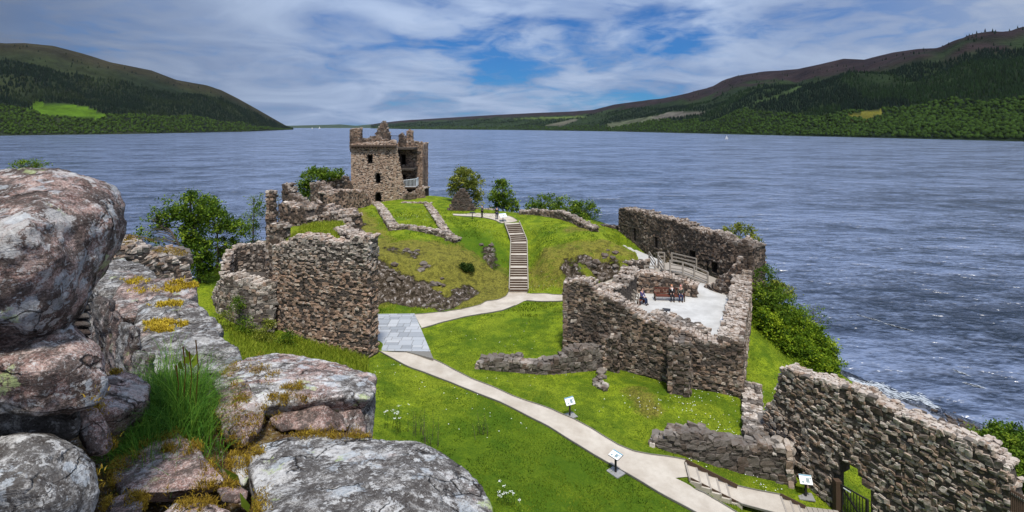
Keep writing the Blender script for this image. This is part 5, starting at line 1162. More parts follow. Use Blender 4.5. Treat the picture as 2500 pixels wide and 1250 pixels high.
for a, b in (((-.6, .0, .42), (.6, .0, .42)), ((-.6, -.15, .42), (.6, -.15, .42)), ((-.6, .15, .42), (.6, .15, .42))): mb.bar(SEAT + R3 @ Vector(a), SEAT + R3 @ Vector(b), .13, .04)
for x in (-.5, .5): mb.bar(SEAT + R3 @ Vector((x, 0, 0)), SEAT + R3 @ Vector((x, 0, .42)), .3, .07)
tag(mb.build('park_bench', M['wood_red']), 'small bench under the lone sitter by the stair rail', 'bench')
g1 = W(1213, 528, 72.0); g1.z = float(TZ(g1.x, g1.y)) + .05
person(g1, 0.3, 'stand', 'black_cloth', 'dark_blue_cloth', 'dark_hair', 'person in black standing at the white board on the mound')
g2 = W(1177, 527, 73.0); g2.z = float(TZ(g2.x, g2.y)) + .05
person(g2, 1.2, 'stand', 'olive_cloth', 'black_cloth', 'dark_hair', 'smaller dark figure standing by the low parapet near the trees')

def sign(loc, rz, label, w=0.62, h=0.46, post=0.85, tilt=0.75, plate=True, dark=False):
    root = empty('information_sign', loc, label, 'sign'); R = Matrix.Rotation(rz, 3, 'Z'); T = lambda x, y, z: loc + R @ Vector((x, y, z))
    mb = MB(); mb.bar(T(0, 0, 0), T(0, 0, post), .10, .07); mb.build('post', M['dark_metal'], root)
    if plate: mb = MB(); mb.box(T(0, 0, 0.02), .75, .6, .05, rz); mb.build('base_plate', M['plate'], root)
    ct, st_ = math.cos(tilt), math.sin(tilt); c = Vector((0, 0, post + 0.05))
    def P(u_, v_, o): q = c + Vector((u_, v_ * ct + o * -st_, v_ * st_ + o * ct)); return T(*q)
    def slab(n, u0, u1, v0, v1, o0, o1, mat):
        mb = MB(); mb.hexa([P(u0, v0, o0), P(u1, v0, o0), P(u1, v1, o0), P(u0, v1, o0)], [P(u0, v0, o1), P(u1, v0, o1), P(u1, v1, o1), P(u0, v1, o1)]); mb.build(n, M[mat], root)
    slab('panel_frame', -w/2, w/2, -h/2, h/2, -.03, 0, 'dark_metal'); slab('panel', -w/2+.01, w/2-.01, -h/2+.01, h/2-.01, .001, .012, 'dark_metal' if dark else 'white')
    if not dark:
        slab('title_band', -w/2+.015, w/2-.015, h/2-.075, h/2-.015, .0125, .015, 'panel_blue')
        slab('picture', .0, .17, -.14, .08, .0125, .015, 'panel_print'); slab('picture', -.20, -.10, -.17, -.07, .0125, .015, 'panel_print'); slab('picture', .19, .27, .02, .1, .0125, .015, 'panel_print')
sign(ground(1391, 1016), 0.45, 'white information board on a black post on the lawn above the path', tilt=0.85)
sign(ground(1503, 1154), -0.9, 'information board seen edge-on at the lower edge of the path', tilt=0.25)
sign(ground(1967, 1213), -0.2, 'white information board beside the long wall and the gate', tilt=0.8)
s_ = W(1228, 528, 71.5); s_.z = float(TZ(s_.x, s_.y)); sign(s_, 0.4, 'white board facing the standing person on the mound', w=1.0, h=.7, post=.85, plate=False)
s_ = W(1153, 527, 72.5); s_.z = float(TZ(s_.x, s_.y)); sign(s_, 0, 'small dark board on a post by the pointed wall remnant', w=.7, h=.4, tilt=0.15, dark=True, plate=False)
sign(Zp(1627, 771, 14.8), -0.3, 'dark lectern board standing on the courtyard gravel', tilt=0.1, dark=True, plate=False, post=.45)
s_ = Zp(1772, 790, 14.8); sign(s_, -1.2, 'pale board at the foot of the parapet rail', w=.8, h=.6, post=.35, plate=False)
# thin rail along the parapet
root = empty('parapet_rail', Zp(1780, 780, 14.8), 'thin galvanised handrail along the loch-side parapet', 'railing')
rp = [Zp(1779, 833, 14.8), Zp(1782, 800, 14.8), Zp(1787, 765, 14.8), Zp(1795, 735, 14.8)]
for p in rp: mb = MB(); mb.bar(p, p + Vector((0, 0, 1.0)), .05, .05); mb.build('post', M['rail_green'], root)
for h in (1.0, 0.55):
    mb = MB()
    for a, b in zip(rp[:-1], rp[1:]): mb.bar(a + Vector((0, 0, h)), b + Vector((0, 0, h)), .05, .05)
    mb.build('rail', M['rail_green'], root)

def gate():
    r0 = BW(2050, 1000); r1 = BW(2126, 1000); zb = 10.35
    a = Vector((r0[0] - 0.12, r0[1], zb)); b = Vector((r1[0] - 0.12, r1[1], zb)); t = (b - a).normalized()
    root = empty('iron_gate', a, 'black iron bar gate with a diagonal brace in the wall opening', 'gate')
    H = CZ - (1172 - HY) / F * a.y - zb
    mb = MB(); mb.bar(a - Vector((0, 0, .3)), a + Vector((0, 0, H)), .30, .30); mb.build('gate_post', M['wood_dark'], root)
    mb = MB(); e = b - t * 0.05; mb.bar(e + Vector((0, 0, H - 1.05)), e + Vector((0, 0, H - .10)), .10, .10); mb.build('latch_post', M['dark_metal'], root)
    g0 = a + t * .17; g1_ = e; zt = H - .12; zl = H - 1.42
    mb = MB(); mb.bar(g0 + Vector((0, 0, zt)), g1_ + Vector((0, 0, zt)), .05, .06); mb.build('top_rail', M['dark_metal'], root)
    mb = MB(); mb.bar(g0 + Vector((0, 0, zl)), g1_ + Vector((0, 0, zl)), .05, .06); mb.build('bottom_rail', M['dark_metal'], root)
    mb = MB(); mb.bar(g0 + Vector((0, 0, zt - .05)), g1_ + Vector((0, 0, zl)), .05, .08); mb.build('brace', M['dark_metal'], root)
    for k in range(9): p = g0.lerp(g1_, (k + .5) / 9); mb = MB(); mb.bar(p + Vector((0, 0, zl)), p + Vector((0, 0, zt)), .028, .028); mb.build('bar', M['dark_metal'], root)
    mb = MB(); mb.bar(g0 + t * .1 + Vector((0, -0.05, zt - .08)), g0 + t * .45 + Vector((0, -0.05, zt - .10)), .04, .04); mb.build('latch', M['rail_white'], root)
gate()
def corner_fence():
    a = W(2470, 1195, 20.6); b = W(2540, 1235, 18.5); root = empty('picket_fence', a - Vector((0, 0, 1)), 'brown wooden fence at the far lower right behind the wall end', 'fence')
    for k in range(15):
        p = a.lerp(b, k / 14); mb = MB(); mb.bar(p - Vector((0, 0, 1.1)), p, .09, .02); mb.build('slat', M['wood_dark'], root)
    for h in (.15, .9): mb = MB(); mb.bar(a - Vector((0, 0, h)), b - Vector((0, 0, h)), .05, .07); mb.build('rail', M['wood_grey'], root)
corner_fence()

def sailboat(px, py, L, label):
    p = Zp(px, py, 0.0); root = empty('sailboat', p, label, 'sailboat'); H = L * 1.25
    V = []; secs = [(-.5, .10, .10), (-.3, .15, .13), (0, .17, .14), (.3, .11, .15), (.5, .005, .17)]
    for x, w, h in secs: V += [(x * L, -w * L, h * L * .6), (x * L, 0, -.03 * L), (x * L, w * L, h * L * .6)]
    Fq = [(i*3+j, i*3+j+1, (i+1)*3+j+1, (i+1)*3+j) for i in range(4) for j in range(2)] + [(i*3, (i+1)*3, (i+1)*3+2, i*3+2) for i in range(4)]
    me = fmesh('hull', np.array(V) + np.array(p), Fq, M['white'], False); mobj('hull', me, root)
    mb = MB(); mb.bar(p + Vector((.05*L, 0, 0)), p + Vector((.05*L, 0, H)), .02*L, .02*L); mb.build('mast', M['rail_white'], root)
    def sail(n, pts):
        q = [p + Vector(v) for v in pts]; me = bpy.data.meshes.new(n); o_ = Vector((0, .01*L, 0)); me.from_pydata([tuple(v) for v in q] + [tuple(v + o_) for v in q], [], [(0, 1, 2), (5, 4, 3), (0, 3, 4, 1), (1, 4, 5, 2), (2, 5, 3, 0)]); me.materials.append(M['sail_cloth']); mobj(n, me, root)
    sail('mainsail', [(.03*L, 0, .18*L), (-.42*L, -.06*L, .2*L), (.03*L, 0, H*.97)]); sail('jib', [(.08*L, 0, .15*L), (.48*L, -.03*L, .13*L), (.08*L, 0, H*.8)])
    return root
sailboat(1774, 340, 7.2, 'small white sailing boat on the loch before the right-hand hill')
sailboat(780, 314.6, 22, 'tiny distant white sail far down the loch, the right one of two')
sailboat(762, 314.8, 16, 'tiny distant white sail far down the loch, the left one of two')

# ------------------------------------------------------------------ trees and bushes
def tree(name, label, cat, base, crown, trunk, leaf=0.15, mat='leaf', seed=1, group=None, trunk_r=0.16, clump=0.45, per=34, branches=True, parts=True, rise=0.35):
    """crown: list of (dx,dy,dz,rx,ry,rz,n_clumps); trunk: list of points relative to the base"""
    rg = np.random.default_rng(seed); base = Vector(base); root = empty(name, base, label, cat, group)
    cl = []
    for dx, dy, dz, rx, ry, rz, n in crown:
        d = rg.normal(size=(n, 3)); d /= np.linalg.norm(d, axis=1)[:, None]; r = rg.uniform(0.25, 1.0, n) ** 0.45
        cl.append(np.array([dx, dy, dz]) + d * r[:, None] * np.array([rx, ry, rz]))
    cl = np.concatenate(cl) + np.array(base); n = len(cl)
    k = rg.integers(int(per * .4), int(per * 1.5), n); tot = int(k.sum()); ci = np.repeat(np.arange(n), k)
    csz = rg.uniform(.55, 1.3, n) * clump
    P = cl[ci] + rg.normal(size=(tot, 3)) * csz[ci][:, None] * np.array([.55, .55, .42])
    nrm = rg.normal(size=(tot, 3)) + np.array([0, 0, .8]); nrm /= np.linalg.norm(nrm, axis=1)[:, None]
    a = np.cross(nrm, rg.normal(size=(tot, 3))); a /= np.linalg.norm(a, axis=1)[:, None]; b = np.cross(nrm, a)
    s = leaf * rg.uniform(.5, 1.2, tot)[:, None]
    V = np.stack([P - a * s, P - b * s * .55, P + a * s, P + b * s * .55], 1).reshape(-1, 3)
    c = np.clip(rg.normal(.45, .20, n)[ci] + rg.normal(0, .13, tot), 0, 1)
    C = np.zeros((tot, 4, 4)); C[..., 0] = c[:, None]
    mobj('crown', fmesh('crown', V, np.arange(tot * 4).reshape(-1, 4), M[mat], False, C.reshape(-1, 4)), root)
    if trunk:
        mb = MB(); T = [base + Vector(t) for t in trunk]; m = len(T)
        mb.tube(T, [trunk_r * (1 - .75 * i / (m - 1)) for i in range(m)], 7); mb.build('trunk', M['bark'], root, True)
        if branches:
            mb = MB(); tr = np.array([tuple(T[0].lerp(T[-1], 0))]); pts = []
            for i in range(m - 1):
                for q in np.linspace(0, 1, 6): pts.append((T[i].lerp(T[i + 1], q), (i + q) / (m - 1)))
            ids = rg.permutation(n)[:min(n, 46)]
            for i in ids:
                e = Vector(cl[i]); best = min((p for p in pts if p[1] > .2), key=lambda p: (p[0] - e).length + max(0, p[0].z - e.z + rise) * 2.5)
                st_ = best[0]; mid = st_.lerp(e, .5) + Vector((rg.normal() * .15, rg.normal() * .15, (e - st_).length * .10)); r = trunk_r * (.42 - .25 * best[1])
                mb.tube([st_, mid, e], [r, r * .55, r * .18], 4)
            mb.build('branches', M['bark'], root, True)
    return root
def tb(px, d, z=None):
    x = (px - 1250) / F * d; return Vector((x, d, float(TZ(x, d)) - .1 if z is None else z))
def zt_(py, d): return CZ - (py - HY) / F * d
# ivy-clad leaning tree on the left and its neighbours
b = tb(470, 46); d = 46; u_ = d / F
h = lambda py, dd=46: zt_(py, dd) - b.z
tree('ivy_tree', 'dark leafy tree with ivy-clad trunk on the slope left of the round tower', 'tree', b,
     [(-.2,0,h(505),1.0,1.1,1.7,46),(.1,0,h(560),.9,1.1,1.6,50),(.35,0,h(620),1.3,1.2,1.6,60),(-1.6,.2,h(520),1.1,1.0,.8,26),(-2.7,.3,h(540),1.0,.9,.8,14),(1.2,0,h(510),1.2,1.1,1.1,30),(.4,0,h(660),1.8,1.4,1.0,30)],
     [(0.6,0,0),(.4,0,h(620)),(.1,0,h(560)),(-.2,0,h(500)),(-.1,0,h(470))], leaf=.13, seed=1, clump=.5, per=44)
b = tb(445, 45.5); h = lambda py: zt_(py, 45.5) - b.z
tree('leaning_tree', 'thin leaning tree with sparse drooping leaves at the edge of the ivy tree', 'tree', b,
     [(-2.6,0,h(545),1.1,.9,1.0,16),(-3.1,0,h(570),.8,.8,.9,12),(-1.6,0,h(500),1.1,.8,.9,16),(-2.2,0,h(600),1.4,.8,.7,12)], [(0,0,0),(-.2,0,h(600)),(-1.1,0,h(560)),(-2.2,0,h(545))], leaf=.11, seed=2, clump=.32, per=20, trunk_r=.14)
b = tb(530, 50); h = lambda py: zt_(py, 50) - b.z
tree('leafy_tree', 'mid-green tree right of the ivy tree, arching over the grass slope', 'tree', b,
     [(0,0,h(540),1.4,1.2,1.3,44),(1.2,0,h(545),1.0,1,.8,22),(-.9,0,h(520),1.2,1.1,.9,26),(1.9,0,h(560),.9,1.1,.9,24),(.6,0,h(600),1.9,1.1,1.0,40),(-.6,0,h(490),.7,.7,.6,12)], [(0,0,0),(.1,0,h(620)),(.0,0,h(560)),(.2,0,h(520))], leaf=.13, seed=3, clump=.42, per=34, trunk_r=.12)
for i, (px, pyc, d, rx, nn, lb) in enumerate([(500,630,50,1.0,36,'low undergrowth bush under the ivy tree'), (560,612,53,1.1,36,'low undergrowth bush on the slope crest under the arching tree'), (620,596,57,1.1,30,'low undergrowth bush just left of the pillar')]):
    b = tb(px, d); h0 = max(.3, zt_(pyc, d) - b.z); tree('bush', lb, 'bush', b, [(0,0,h0,rx,.8,.5,nn),(0,0,h0*.4,rx*1.2,.8,.4,nn//2)], None, leaf=.10, seed=110 + i, clump=.35, per=30)
b = tb(618, 56); h = lambda py: zt_(py, 56) - b.z
tree('young_tree', 'sparse young tree just left of the slender pillar', 'tree', b, [(0,0,h(520),1.2,1.1,1.8,50),(-.3,0,h(565),1.3,1,1.0,26),(.7,0,h(500),.7,.7,1.1,16)], [(0,0,0),(0,0,h(570)),(.1,0,h(520)),(0,0,h(480))], leaf=.10, seed=4, clump=.38, per=20, trunk_r=.09)
b = tb(680, 58); h = lambda py: zt_(py, 58) - b.z
tree('young_tree', 'pale young tree glimpsed between the pillar and the jagged shard', 'tree', b, [(0,0,h(510),1.0,1,1.6,26),(2.0,0,h(480),.6,.6,1.0,8)], [(0,0,0),(0,0,h(560)),(0,0,h(490))], leaf=.10, mat='leaf_y', seed=5, clump=.38, per=18, trunk_r=.09)
b = tb(775, 84); h = lambda py: zt_(py, 84) - b.z
tree('leafy_tree', 'round leafy tree behind the curtain wall left of the keep', 'tree', b, [(-.2,0,h(440),2.6,2,2.0,110),(2.2,0,h(425),1.8,1.6,1.0,46),(-1.8,0,h(465),1.6,1.4,1.4,50),(.3,0,h(480),2.0,1.6,1.4,46),(-.6,0,h(418),1.0,.8,.6,12)], [(0,0,0),(.1,0,h(480)),(0,0,h(430))], leaf=.19, seed=6, clump=.55, per=26, trunk_r=.2)
b = tb(1138, 84); h = lambda py: zt_(py, 84) - b.z
tree('spring_tree', 'pale yellow-green tree with fine bare twigs behind the pointed remnant', 'tree', b, [(0,0,h(440),2.6,2,2.0,90),(-1.6,0,h(460),1.3,1.2,1.7,30),(1.4,0,h(455),1.6,1.3,1.8,40),(-.3,0,h(420),1.2,1.0,.8,26),(1.8,0,h(490),1.0,1.1,1.6,20)], [(0,0,0),(0,0,h(510)),(0,0,h(470)),(.1,0,h(430))], leaf=.17, mat='leaf_y', seed=7, clump=.55, per=34, trunk_r=.16)
b = tb(1228, 82); h = lambda py: zt_(py, 82) - b.z
tree('young_tree', 'mid-green young tree behind the standing visitors', 'tree', b, [(0,0,h(475),1.6,1.4,2.1,70),(1.3,0,h(500),1.2,1.1,1.4,32),(-1.3,0,h(490),1.0,1,1.6,24),(-.5,0,h(445),.9,.7,.7,14)], [(0,0,0),(0,0,h(500)),(-.1,0,h(450))], leaf=.17, seed=8, clump=.5, per=36, trunk_r=.13)
for i, (px, pyc, rx, rz, d, nn, lb) in enumerate([(1330,500,2.6,1.9,82,90,'green bush behind the crest wall, nearest the stair'), (1385,505,2.4,1.6,80,80,'green bush behind the middle of the crest wall'), (1428,515,1.9,1.8,78,70,'dark green bush at the right end of the crest wall'), (1300,512,1.5,1.2,81,36,'small thin bush at the left end of the crest wall')]):
    b = tb(px, d); h0 = zt_(pyc, d) - b.z
    tree('bush', lb, 'bush', b, [(0,0,h0,rx,1.6,rz,nn),(rx*.5,0,h0-.8,rx*.7,1.3,rz*.8,nn//3),(-rx*.5,0,h0-.9,rx*.7,1.3,rz*.8,nn//3),(0,0,h0-2.2,rx*.9,1.5,1.5,nn//2)], [(0,0,0),(0,0,h0*.6),(.1,0,h0)], leaf=.15, mat='leaf', seed=20 + i, clump=.45, per=28, trunk_r=.1)
b = tb(1806, 56); h = lambda py: zt_(py, 56) - b.z
tree('spring_tree', 'yellow-green tree top rising behind the high corner of the hall', 'tree', b, [(0,0,h(580),2.1,1.4,1.5,80),(1.4,0,h(600),.9,.9,1.4,26),(-1.5,0,h(575),.9,.8,.6,14),(1.5,0,h(650),1.0,1.0,1.6,30),(0,0,h(640),1.9,1.3,1.8,40)], [(0,0,0),(.1,0,h(640)),(0,0,h(580))], leaf=.13, mat='leaf_y', seed=30, clump=.42, per=26, trunk_r=.12)
# bushes on the loch-side slope
bs = [(1862,700,48,1.5,2.0,'leaf',60,'tall bush against the outside of the parapet, topmost'), (1888,745,46,1.8,1.8,'leaf',80,'bush just below the topmost parapet bush'), (1880,800,44,1.5,1.7,'leaf_b',80,'dark bush beside the parapet, halfway down'),
      (1935,790,46,1.8,1.5,'leaf_b',90,'rounded bush in the middle of the loch-side thicket'), (1965,820,45,1.7,1.5,'leaf_b',90,'dense bright-topped bush right of the middle of the thicket'), (1925,845,43,1.8,1.3,'leaf_b',90,'low bush at the grass edge of the thicket'),
      (1995,850,45,1.5,1.6,'leaf_b',90,'dark bush at the loch edge of the thicket'), (2008,885,44,1.3,1.3,'leaf_b',70,'lowest dark bush above the shore'), (1965,875,43,1.6,1.1,'leaf_b',70,'low bush behind the top of the long wall'), (1905,710,47,.9,.9,'leaf_y',22,'small pale bush sprouting from the top of the thicket')]
for i, (px, pyc, d, rx, rz, mt, nn, lb) in enumerate(bs):
    b = tb(px, d); h0 = zt_(pyc, d) - b.z
    tree('bush', lb, 'bush', b, [(0,0,h0,rx,rx,rz,nn),(0,.2,h0*.5,rx*.95,rx,max(rz*.8, h0*.5),nn)], [(0,0,0),(0,0,max(.4, h0*.6)),(.1,0,max(.6, h0))], leaf=.11, mat=mt, seed=40 + i, clump=.42, per=52, trunk_r=.1, branches=False, group='bushes of the thicket between the parapet and the loch')
b = tb(1985, 47); h = lambda py: zt_(py, 47) - b.z
tree('sapling', 'thin sapling with few leaves standing out against the water', 'tree', b, [(0,0,h(770),1.3,.8,1.1,26),(.9,0,h(790),.6,.6,.8,10)], [(0,0,0),(0,0,h(800)),(0,0,h(745))], leaf=.09, mat='leaf', seed=60, clump=.25, per=10, trunk_r=.05)
for i, (px, pyc, d, rx, rz, nn, lb) in enumerate([(2450,1090,26,1.2,1.2,120,'broad green bush behind the right end of the long wall'), (2500,1150,25,1.3,1.4,140,'dark bush in the lower right corner beyond the wall'), (2480,1120,27,1.5,1.5,110,'taller bush at the right edge, behind the others')]):
    b = tb(px, d); h0 = zt_(pyc, d) - b.z
    tree('bush', lb, 'bush', b, [(0,0,h0,rx,rx,rz,nn),(0,.2,h0-1.6,rx*1.2,rx,1.8,nn)], [(0,0,0),(0,0,h0*.7),(.1,0,h0)], leaf=.075, mat='leaf', seed=70 + i, clump=.3, per=60, trunk_r=.1, branches=False)
b = tb(70, 27, 14.0); h = lambda py: zt_(py, 27) - b.z
tree('leafy_tree', 'leafy tree top showing above the huge left boulder', 'tree', b, [(0,0,h(402),.85,.8,.25,40),(0,0,h(440),1.3,1.2,.7,60)], [(0,0,0),(0,0,h(600)),(0,0,h(420))], leaf=.05, seed=80, clump=.16, per=26, trunk_r=.15)
# weeds on the round tower
for i, (px, py, d, s, mt, lb) in enumerate([(578,745,39.4,.8,'leaf','climbing weed on the face of the rubble drum'), (545,790,38.9,1.2,'leaf_y','yellow-green weeds at the left foot of the rubble drum'), (600,800,38.7,1.0,'leaf','green weeds at the foot of the rubble drum'), (655,795,39.2,.6,'leaf_y','small yellow weed beside the gate wall corner'), (640,825,37.8,1.3,'leaf_y','yellow flowering weeds below the gate wall'), (700,835,37.6,.9,'leaf','low green weeds at the base of the gate wall')]):
    p = W(px, py, d); tree('weed', lb, 'weeds', p - Vector((0, 0, .4)), [(0,0,.5,s*.7,.4,s*.7,34)], None, leaf=.07, mat=mt, seed=90 + i, clump=.28, per=24)
b = ground(1135, 655)
tree('bush', 'small very dark bush clinging to the mound face', 'bush', b, [(0,0,.15,.9,.5,.35,30),(.5,-.3,-.1,.6,.4,.3,14)], None, leaf=.09, mat='leaf_d', seed=99, clump=.25, per=50)

# ------------------------------------------------------------------ grass blades and daisies
def blades(name, label, P, hgt, wid, mat, seed, cmean=.5, droop=.35, cat='grass', cvar=0.0):
    rg = np.random.default_rng(seed); n = len(P); a = rg.uniform(0, 6.283, n); dx, dy = np.cos(a), np.sin(a); h = hgt * rg.uniform(.45, 1.25, n); w = wid * rg.uniform(.6, 1.3, n)
    b = rg.uniform(0, 6.283, n); lean = rg.uniform(0, droop, n) * h; lx, ly = np.cos(b) * lean, np.sin(b) * lean
    z0 = np.zeros(n)
    v0 = P + np.stack([-dx * w, -dy * w, z0], 1); v1 = P + np.stack([dx * w, dy * w, z0], 1)
    m = P + np.stack([lx * .4, ly * .4, h * .6], 1); v2 = m + np.stack([dx * w * .7, dy * w * .7, z0], 1); v3 = m - np.stack([dx * w * .7, dy * w * .7, z0], 1)
    t = P + np.stack([lx * 1.4, ly * 1.4, h * (1 - .25 * (lean / np.maximum(h, 1e-6)))], 1); v4 = t + np.stack([dx * w * .08, dy * w * .08, z0], 1); v5 = t - np.stack([dx * w * .08, dy * w * .08, z0], 1)
    V = np.stack([v0, v1, v2, v3, v4, v5], 1).reshape(-1, 3); o = np.arange(n)[:, None] * 6
    Fq = np.concatenate([o + np.array([[0, 1, 2, 3]]), o + np.array([[3, 2, 4, 5]])], 0)
    C = np.zeros((n, 6, 4)); C[..., 0] = np.clip(rg.normal(cmean, .16, n) + (cvar * (vnoise(P[:, 0], P[:, 1], 1.5, 64) + .8 * vnoise(P[:, 0], P[:, 1], .5, 65) + .5 * vnoise(P[:, 0], P[:, 1], 4.5, 66)) if cvar else 0), 0, 1)[:, None]
    ob = mobj(name, fmesh(name, V, Fq, M[mat], False, C.reshape(-1, 4))); tag(ob, label, cat, kind='stuff'); return ob
rg = np.random.default_rng(77)
PATHPX = []
def allowed(x, y):
    ok = ~inpoly(x, y, COURT)
    return ok
def on_paths(px, py):
    polys = [[(1000,862),(1058,879),(1150,926),(1250,968),(1350,1003),(1450,1052),(1510,1089),(1546,1104),(1673,1125),(1800,1188),(1905,1208),(2060,1250),(2060,1300),(1925,1270),(1784,1226),(1684,1170),(1640,1166),(1690,1192),(1786,1247),(1880,1300),(1760,1290),(1690,1250),(1529,1158),(1450,1113),(1350,1050),(1250,998),(1154,958),(1074,926),(982,890),(925,858)],
             [(860,766),(1012,766),(1102,759),(1174,744),(1240,720),(1244,705),(1250,540),(1105,521),(1105,530),(1222,546),(1290,580),(1290,715),(1376,720),(1430,713),(1514,675),(1545,692),(1440,738),(1376,738),(1288,738),(1228,762),(1138,776),(1030,805),(1060,880),(866,862)]]
    r = np.zeros(len(px), bool)
    for p in polys: r |= inpoly(px, py, p)
    return r
def scatter(n, px0, px1, d0, d1, power=1.0):
    d = d0 + (d1 - d0) * rg.uniform(0, 1, n) ** power; px = rg.uniform(px0, px1, n); x = (px - 1250) / F * d; z = TZ(x, d); py = HY + (CZ - z) / d * F
    k = (~on_paths(px, py)) & allowed(x, d) & (py < 1300); return np.stack([x, d, z], 1)[k], px[k], py[k]
P, px, py = scatter(115000, 560, 2150, 22, 52, 1.3)
dn = vnoise(P[:, 0], P[:, 1], 1.2, 61) + vnoise(P[:, 0], P[:, 1], .4, 62) * .6; P = P[dn > -.15]
tdk = dk[np.clip(((P[:, 1] - GY0) / GS).astype(int), 0, ny - 1), np.clip(((P[:, 0] - GX0) / GS).astype(int), 0, nx - 1)]
blades('lawn_grass', 'short mown grass of the castle lawns', P, .075, .016, 'grass_l', 5, .52 - .42 * tdk, cvar=.75)
P, px, py = scatter(44000, 800, 1600, 48, 78); dn = vnoise(P[:, 0], P[:, 1], 1.5, 63) > -.1
rk_ = (rock + .7 * dry)[np.clip(((P[:, 1] - GY0) / GS).astype(int), 0, ny - 1), np.clip(((P[:, 0] - GX0) / GS).astype(int), 0, nx - 1)]; dn = dn & (rk_ < .55)
blades('mound_grass', 'rough grass on the mounds', P[dn], .16, .03, 'grass_l', 6, .5, cvar=.8)
P, px, py = scatter(26000, 560, 900, 30, 39.5); k = (py > 790)
blades('long_grass', 'long bright grass at the foot of the gate wall', P[k], .42, .018, 'grass_l', 7, .62, .5)
# tufts on top of the gate wall
n = 9000; tu = rg.uniform(0, 1, (n, 2)); A = np.array([tuple(v) for v in TURF]); lo_ = A[0] + (A[1] - A[0]) * tu[:, :1]; hi = A[5] + (A[3] - A[5]) * tu[:, :1]; P = lo_ + (hi - lo_) * tu[:, 1:]; P[:, 2] += .1
blades('wall_top_grass', 'tufty pale grass growing on the gate wall head', P, .34, .022, 'grass_l', 8, .72, .5)
def daisies():
    V = []; C0 = [(1690,995,45,.9),(1580,985,24,.6),(1780,970,60,1.6),(1740,960,60,2.2),(1500,1000,20,1.6),(1780,1040,30,.8),(1790,1065,20,.5),(1215,830,25,2),(1180,930,14,1.2),(990,530,140,3.0),(1180,560,26,2),(1340,560,20,2),(1000,880,20,1.2),(1240,900,20,3),(1090,960,26,1.6),(1150,1020,34,2.2),(1330,700,24,1.0),(960,900,20,1.2),(560,650,90,1.6),(590,640,60,1.2),(1870,1190,40,.6),(1700,1130,18,.5),(1860,950,16,1.0),(1660,1010,14,1.4)]
    for px, py, n_, s in C0:
        c = ground(px, py)
        for _ in range(int(n_ * .6)):
            x = c.x + rg.normal() * s; y = c.y + rg.normal() * s * .7; qx, qy = proj(x, y, float(TZ(x, y)))
            if on_paths(np.array([qx]), np.array([qy]))[0] or bool(allowed(np.array([x]), np.array([y]))[0]) is False: continue
            z = float(TZ(x, y)) + .07; r = rg.uniform(.018, .035); V += [(x - r, y, z), (x, y - r, z + .01), (x + r, y, z), (x, y + r, z + .015)]
    me = fmesh('daisies', V, np.arange(len(V)).reshape(-1, 4), M['daisy']); tag(mobj('daisies', me), 'white daisies scattered over the lawns', 'flowers', kind='stuff')
daisies()
def tall_weeds():
    for i, (px, py, hh, lb) in enumerate([(960,1055,1.2,'white-headed cow parsley rising beside the grey slab stone'), (1010,1060,1.6,'tall thin weed stems in front of the lawn, left'), (1042,1085,1.7,'single tall thin weed stem by the lichened boulder'), (1168,1060,1.2,'tall reddish weed stems in the lawn'), (1240,1235,.9,'white-flowered weeds in the bottom of the picture by the boulder')]):
        g_ = ground(px, py); root = empty('tall_weed', g_, lb, 'weeds'); rr = random.Random(i); mb = MB(); tips = []
        for k in range(9):
            a = Vector((rr.gauss(0, .25), rr.gauss(0, .25), -.05)); t = a + Vector((rr.gauss(0, .12), rr.gauss(0, .12), hh * rr.uniform(.5, 1))); mb.tube([g_ + a, g_ + (a + t) / 2 + Vector((.03, 0, 0)), g_ + t], [.012, .01, .006], 4); tips.append(g_ + t)
        mb.build('stems', M['leaf_y'] if i in (0, 4) else M['bark'], root)
        V = []; C = []
        for t in tips:
            for q in range(26):
                c = np.array(tuple(t)) + np.array([rr.gauss(0, .09), rr.gauss(0, .09), rr.uniform(-.45, .03)]); r = rr.uniform(.02, .045); a = np.array([rr.gauss(0, 1), rr.gauss(0, 1), rr.gauss(0, .6)]); a = a / np.linalg.norm(a) * r; b = np.cross(a, [rr.gauss(0, 1), rr.gauss(0, 1), 1]); b = b / np.linalg.norm(b) * r * .6
                V += [c - a, c - b, c + a, c + b]; C += [(rr.random(), 0, 0, 0)] * 4
        mobj('leaves', fmesh('leaves', V, np.arange(len(V)).reshape(-1, 4), M['leaf'], False, C), root)
        if i in (0, 4):
            V = []
            for t in tips:
                for q in range(14): c = np.array(tuple(t)) + np.array([rr.gauss(0, .05), rr.gauss(0, .05), .04]); r = .014; V += [c + np.array(v) * r for v in ((-1, 0, 0), (0, -1, 0), (1, 0, .3), (0, 1, .3))]
            mobj('flowers', fmesh('flowers', V, np.arange(len(V)).reshape(-1, 4), M['daisy']), root)
tall_weeds()

